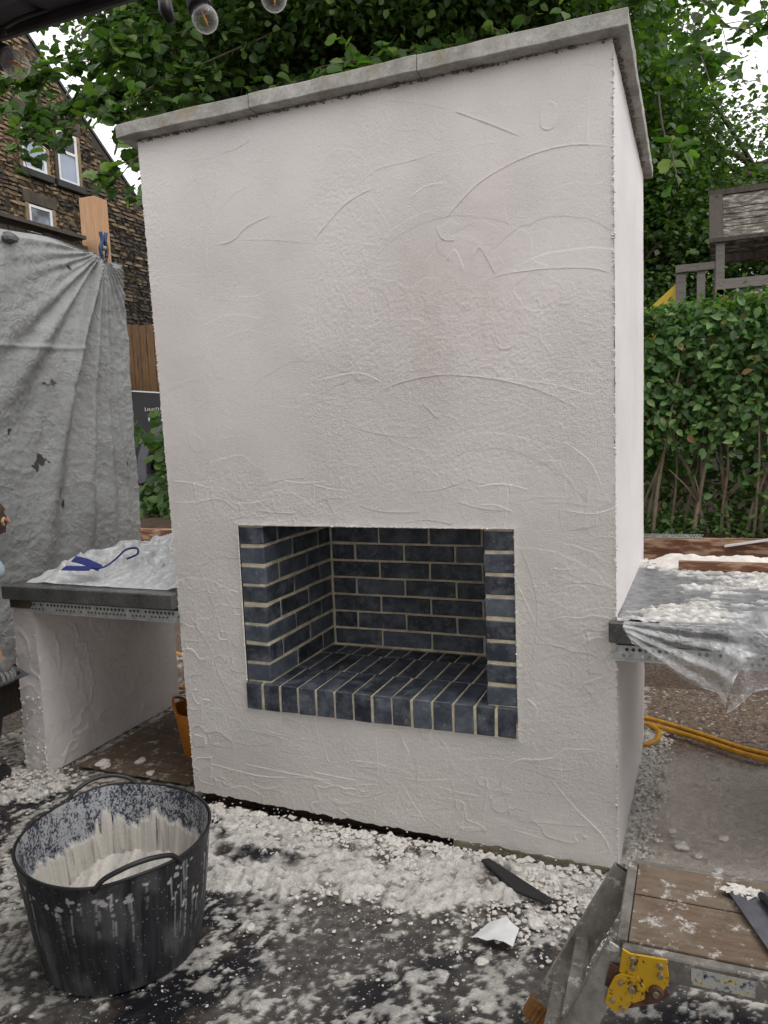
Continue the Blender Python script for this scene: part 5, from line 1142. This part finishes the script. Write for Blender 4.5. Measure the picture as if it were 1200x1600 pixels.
# worn sticker on the front rail
stk = NB('worn_sticker'); v_ = stk.co(); f_ = stk.noise(v_, 60, 4, .7); stk.fin(stk.ramp(f_, [(.36, (.02, .03, .05)), (.44, (.35, .36, .36)), (.55, (.45, .46, .45)), (.62, (.45, .33, .03)), (.68, (.06, .05, .04))]), .6)
box('sticker', 1.585, 1.70, pya-.0235, pya-.0222, ZP-.048, ZP-.014, stk.m, LD)
def beamseg(name, a, b_, w_, t_, mat, parent, sidev=(0, 1, 0), channel=False):
    a = Vector(a); b_ = Vector(b_); d = (b_-a).normalized(); s = Vector(sidev); s = (s-d*s.dot(d)).normalized(); n_ = d.cross(s)
    bm = bmesh.new()
    def slab_(o0, o1, q0, q1):
        vs = [bm.verts.new(p+s*o+n_*q) for p in (a, b_) for o, q in ((o0, q0), (o1, q0), (o1, q1), (o0, q1))]
        for f in ((0, 1, 2, 3), (7, 6, 5, 4), (0, 4, 5, 1), (1, 5, 6, 2), (2, 6, 7, 3), (3, 7, 4, 0)): bm.faces.new([vs[i] for i in f])
    if channel:
        e = .003; slab_(-w_/2, w_/2, -t_/2, -t_/2+e); slab_(-w_/2, -w_/2+e, -t_/2+e, t_/2); slab_(w_/2-e, w_/2, -t_/2+e, t_/2)
    else: slab_(-w_/2, w_/2, -t_/2, t_/2)
    bmesh.ops.recalc_face_normals(bm, faces=bm.faces)
    if not channel: bmesh.ops.bevel(bm, geom=list(bm.edges), offset=.002, segments=1, affect='EDGES')
    me = bpy.data.meshes.new(name); bm.to_mesh(me); bm.free(); return link(name, me, parent, mat)
beamseg('leg', (1.438, -.612, .385), (1.235, -.690, .015), .028, .062, 'alu', LD, (0, 1, 0), True)
beamseg('leg', (1.452, -.885, .380), (1.265, -.985, .015), .028, .062, 'alu', LD, (0, 1, 0))
beamseg('rung', (1.338, -.655, .20), (1.345, -.925, .195), .030, .050, 'alu', LD, (1, 0, 0))
beamseg('rung', (1.285, -.675, .09), (1.29, -.95, .085), .030, .045, 'alu', LD, (1, 0, 0))
for a, b_ in (((1.252, -.684, .045), (1.226, -.694, .0)), ((1.28, -.977, .045), (1.255, -.988, .0))):
    beamseg('rubber_foot', a, b_, .036, .072, 'foot', LD, (0, 1, 0))
    for k in range(5):
        q = (k-2)*.013; A = Vector(a)+Vector((.02, -.004, 0)); beamseg('foot_ridge', Vector(a)+Vector((q*.8, -.021, q*-.2)), Vector(b_)+Vector((q*.8, -.021, q*-.2+.004)), .006, .005, 'foot', LD)
for xl in (2.30,):
    beamseg('leg', (xl, -.612, .385), (xl+.2, -.65, .0), .028, .062, 'alu', LD); beamseg('leg', (xl, -.88, .385), (xl+.2, -.92, .0), .028, .062, 'alu', LD)
# yellow hinge: two plates and rust coloured pivot
yh = pya-.026
HU = prism('hinge_plate', [(1.455, .402), (1.470, .395), (1.540, .398), (1.545, .352), (1.532, .326), (1.505, .318), (1.470, .345), (1.448, .350)], 'y', yh-.005, yh, 'yellow', LD, .001)
HL = prism('hinge_plate', [(1.452, .350), (1.486, .350), (1.500, .330), (1.498, .305), (1.470, .286), (1.462, .268), (1.440, .262), (1.420, .276), (1.428, .312), (1.440, .340)], 'y', yh-.0095, yh-.0055, 'yellow', LD, .001)
prism('hinge_back', [(1.43, .36), (1.53, .345), (1.545, .318), (1.522, .296), (1.45, .262), (1.41, .27)], 'y', yh+.0005, yh+.003, 'rust', LD)
def disc(name, x, z, r, yy, dep, mat, parent):
    me = bpy.data.meshes.new(name); bm = bmesh.new(); bmesh.ops.create_cone(bm, cap_ends=True, segments=14, radius1=r, radius2=r*.8, depth=dep, matrix=Matrix.Translation((x, yy, z)) @ Matrix.Rotation(math.pi/2, 4, 'X')); bm.to_mesh(me); bm.free(); return link(name, me, parent, mat)
for x, z, r in ((1.475, .385, .006), (1.475, .366, .006), (1.528, .382, .007), (1.528, .362, .007)): disc('rivet', x, z, r, yh-.008, .006, 'bolt', HU)
for x, z, r in ((1.452, .330, .005), (1.473, .320, .008), (1.436, .288, .006), (1.455, .276, .006)): disc('rivet', x, z, r, yh-.012, .006, 'bolt', HL)
disc('pivot_bolt', 1.520, .325, .016, yh-.008, .012, 'rust', LD); disc('pivot_bolt', 1.520, .325, .007, yh-.015, .006, 'bolt', LD)
# trowel on the platform
TR = empty('plastering_trowel', (1.74, -.72, ZP), 'grey steel plastering trowel lying on the ladder platform', 'trowel')
prism('blade', [(1.650, -.640), (1.90, -.640), (1.90, -.87), (1.736, -.872)], 'z', ZP+.010, ZP+.0125, 'steel', TR)
tubes('handle_spine', [(smoothpath([(1.725, -.675, ZP+.022), (1.752, -.74, ZP+.03), (1.79, -.83, ZP+.03)], 4), .008)], 'dark', TR, 8)
tubes('grip', [([(1.765, -.665, ZP+.05), (1.785, -.72, ZP+.055), (1.82, -.82, ZP+.055)], [.014, .017, .014])], 'clampblue', TR, 10)
V = []; F = []
for i in range(60): crumb(V, F, (1.69+g.gauss(0, .02), -.652+g.gauss(0, .008), ZP+.014), g.uniform(.002, .008), g, .6)
tag(link('plaster_dab', mesh(V, F), TR, 'plaster'), kind='stuff')

# ================================================================= PERSON (left edge, plastering the end of the counter)
PX = -.004
PE = empty('person', (-1.2, -.2, 0), 'crouching person in pale blue T-shirt holding a plastering trowel at the left edge', 'person')
def skin(name, verts, edges, mat, parent, root_i=0, sub=2):
    me = bpy.data.meshes.new(name); me.from_pydata([v[0] for v in verts], edges, []); me.update(); me.materials.append(MAT[mat])
    o = bpy.data.objects.new(name, me); COL.objects.link(o); o.parent = parent; o.location = -parent.location
    o.location.x += PX if parent.name == 'person' else 0; md = o.modifiers.new('skin', 'SKIN'); md.use_smooth_shade = True
    for i, v in enumerate(verts):
        r = v[1]; me.skin_vertices[0].data[i].radius = (r, r) if not isinstance(r, tuple) else r; me.skin_vertices[0].data[i].use_root = (i == root_i)
    sb = o.modifiers.new('sub', 'SUBSURF'); sb.levels = sub; sb.render_levels = sub
    bpy.context.view_layer.update(); dg = bpy.context.evaluated_depsgraph_get(); m2 = bpy.data.meshes.new_from_object(o.evaluated_get(dg)); o.modifiers.clear(); o.data = m2; m2.materials.clear(); m2.materials.append(MAT[mat]); m2.polygons.foreach_set('use_smooth', np.ones(len(m2.polygons), bool)); return o
yP = -.22; HO = -.025
B = [((-1.30, yP-.05, .38), .115), ((-1.27, yP-.04, .58), .11), ((-1.235, yP-.02, .80), .125), ((-1.21, yP-.01, .95), .085), ((-1.13, yP, 1.03), .045), ((-1.06, yP+.02, 1.10), .070), ((-1.055, yP+.02, 1.160), .078),
     ((-1.045, yP, .965), .052), ((-1.035, yP-.02, .83), .040), ((-1.045, yP-.03, .72), .036), ((-1.04, yP-.01, .62), .027), ((-1.035, yP+.005, .575), .026),
     ((-1.38, yP, .96), .052), ((-1.44, yP+.05, .78), .040), ((-1.38, yP+.16, .60), .030), ((-1.30, yP+.22, .56), .026),
     ((-1.20, yP-.02, .36), .085), ((-1.16, yP+.06, .38), .062), ((-1.19, yP-.05, .10), .040), ((-1.20, yP+.0, .04), .038), ((-1.22, yP+.10, .03), .030),
     ((-1.40, yP-.02, .36), .085), ((-1.45, yP+.18, .40), .062), ((-1.44, yP-.02, .10), .040), ((-1.44, yP+.03, .04), .038), ((-1.44, yP+.16, .03), .030)]
E_ = [(0, 1), (1, 2), (2, 3), (3, 4), (4, 5), (5, 6), (3, 7), (7, 8), (8, 9), (9, 10), (10, 11), (3, 12), (12, 13), (13, 14), (14, 15), (0, 16), (16, 17), (17, 18), (18, 19), (19, 20), (0, 21), (21, 22), (22, 23), (23, 24), (24, 25)]
skin('body', B, E_, 'skin', PE)
skin('tshirt', [((-1.30, yP-.05, .41), .142), ((-1.27, yP-.04, .60), .128), ((-1.235, yP-.02, .80), .137), ((-1.21, yP-.01, .955), .097), ((-1.19, yP, 1.0), .06), ((-1.02, yP, .970), .064), ((-1.01, yP-.015, .915), .058), ((-1.38, yP, .965), .064), ((-1.43, yP+.03, .88), .056)], [(0, 1), (1, 2), (2, 3), (3, 4), (3, 5), (5, 6), (3, 7), (7, 8)], 'shirt', PE)
skin('trousers', [((-1.30, yP-.05, .37), .13), ((-1.20, yP-.02, .36), .10), ((-1.16, yP+.06, .38), .076), ((-1.17, yP-.04, .10), .055), ((-1.40, yP-.02, .36), .10), ((-1.45, yP+.18, .40), .076), ((-1.44, yP-.02, .12), .055)], [(0, 1), (1, 2), (2, 3), (0, 4), (4, 5), (5, 6)], 'trouser', PE)
for xx in (-1.22, -1.44): skin('boot', [((xx, yP-.06, .10), .05), ((xx, yP-.03, .045), .045), ((xx, yP+.08, .035), .04), ((xx, yP+.16, .03), .033)], [(0, 1), (1, 2), (2, 3)], 'dark', PE)
# hair: a cap over the back and side of the skull; ear left showing
bm = bmesh.new(); bmesh.ops.create_icosphere(bm, subdivisions=4, radius=1)
hc = Vector((-1.060, yP+.015, 1.155))
for v in bm.verts:
    d = v.co.copy(); r = Vector((.086, .100, .098)); k = 1+.03*mnoise.noise(d*14)+.02*mnoise.noise(d*40); v.co = Vector((d.x*r.x*k, d.y*r.y*k, d.z*r.z*k))
bmesh.ops.delete(bm, geom=[v for v in bm.verts if v.co.z < -.055 or (v.co.y > .055 and v.co.z < .03)], context='VERTS')
for v in bm.verts: v.co += hc
me = bpy.data.meshes.new('hair'); bm.to_mesh(me); bm.free(); link('hair', me, PE, 'hair', smooth=True).location.x += PX
skin('ear', [((-.975, yP+.04, 1.135), .006), ((-.971, yP+.028, 1.155), .007), ((-.973, yP+.04, 1.17), .006), ((-.975, yP+.05, 1.155), .005)], [(0, 1), (1, 2), (2, 3)], 'skin', PE)
# face on the far side (towards +Y)
skin('nose', [((-1.035, yP+.10, 1.165), .008), ((-1.037, yP+.122, 1.135), .012)], [(0, 1)], 'skin', PE)
# gloved hand gripping the trowel handle: palm, four fingers, thumb
hx, hy, hz_ = -1.03, yP+.015, .545
skin('glove', [((-1.037, yP+.0, .605), .030), ((hx, hy, .565), .034), ((hx+.004, hy+.01, .53), .033)], [(0, 1), (1, 2)], 'glove', PE)
for k in range(4):
    oy = hy-.028+k*.019; Lk = (.9, 1.05, 1.0, .8)[k]
    skin('finger', [((hx+.012, oy, .545), .0095), ((hx+.034*Lk, oy, .525), .009), ((hx+.036*Lk, oy, .503), .0085), ((hx+.014, oy, .490), .008), ((hx-.004, oy, .495), .0075)], [(0, 1), (1, 2), (2, 3), (3, 4)], 'glove', PE, sub=1)
skin('thumb', [((hx-.01, hy-.025, .56), .011), ((hx-.026, hy-.028, .535), .010), ((hx-.024, hy-.01, .512), .009), ((hx-.008, hy+.0, .505), .008)], [(0, 1), (1, 2), (2, 3)], 'glove', PE, sub=1)
HT = empty('plastering_trowel', (-.98, yP, .5), 'steel trowel held in the gloved hand against the left counter leg', 'trowel')
tubes('grip', [([(hx+.012, hy-.06, .512), (hx+.012, hy+.06, .512)], .012)], 'dark', HT, 10)
prism('blade', [(-1.16, .565), (-.985, .505), (-.987, .501), (-1.162, .561)], 'y', yP-.055, yP+.10, 'steel', HT)
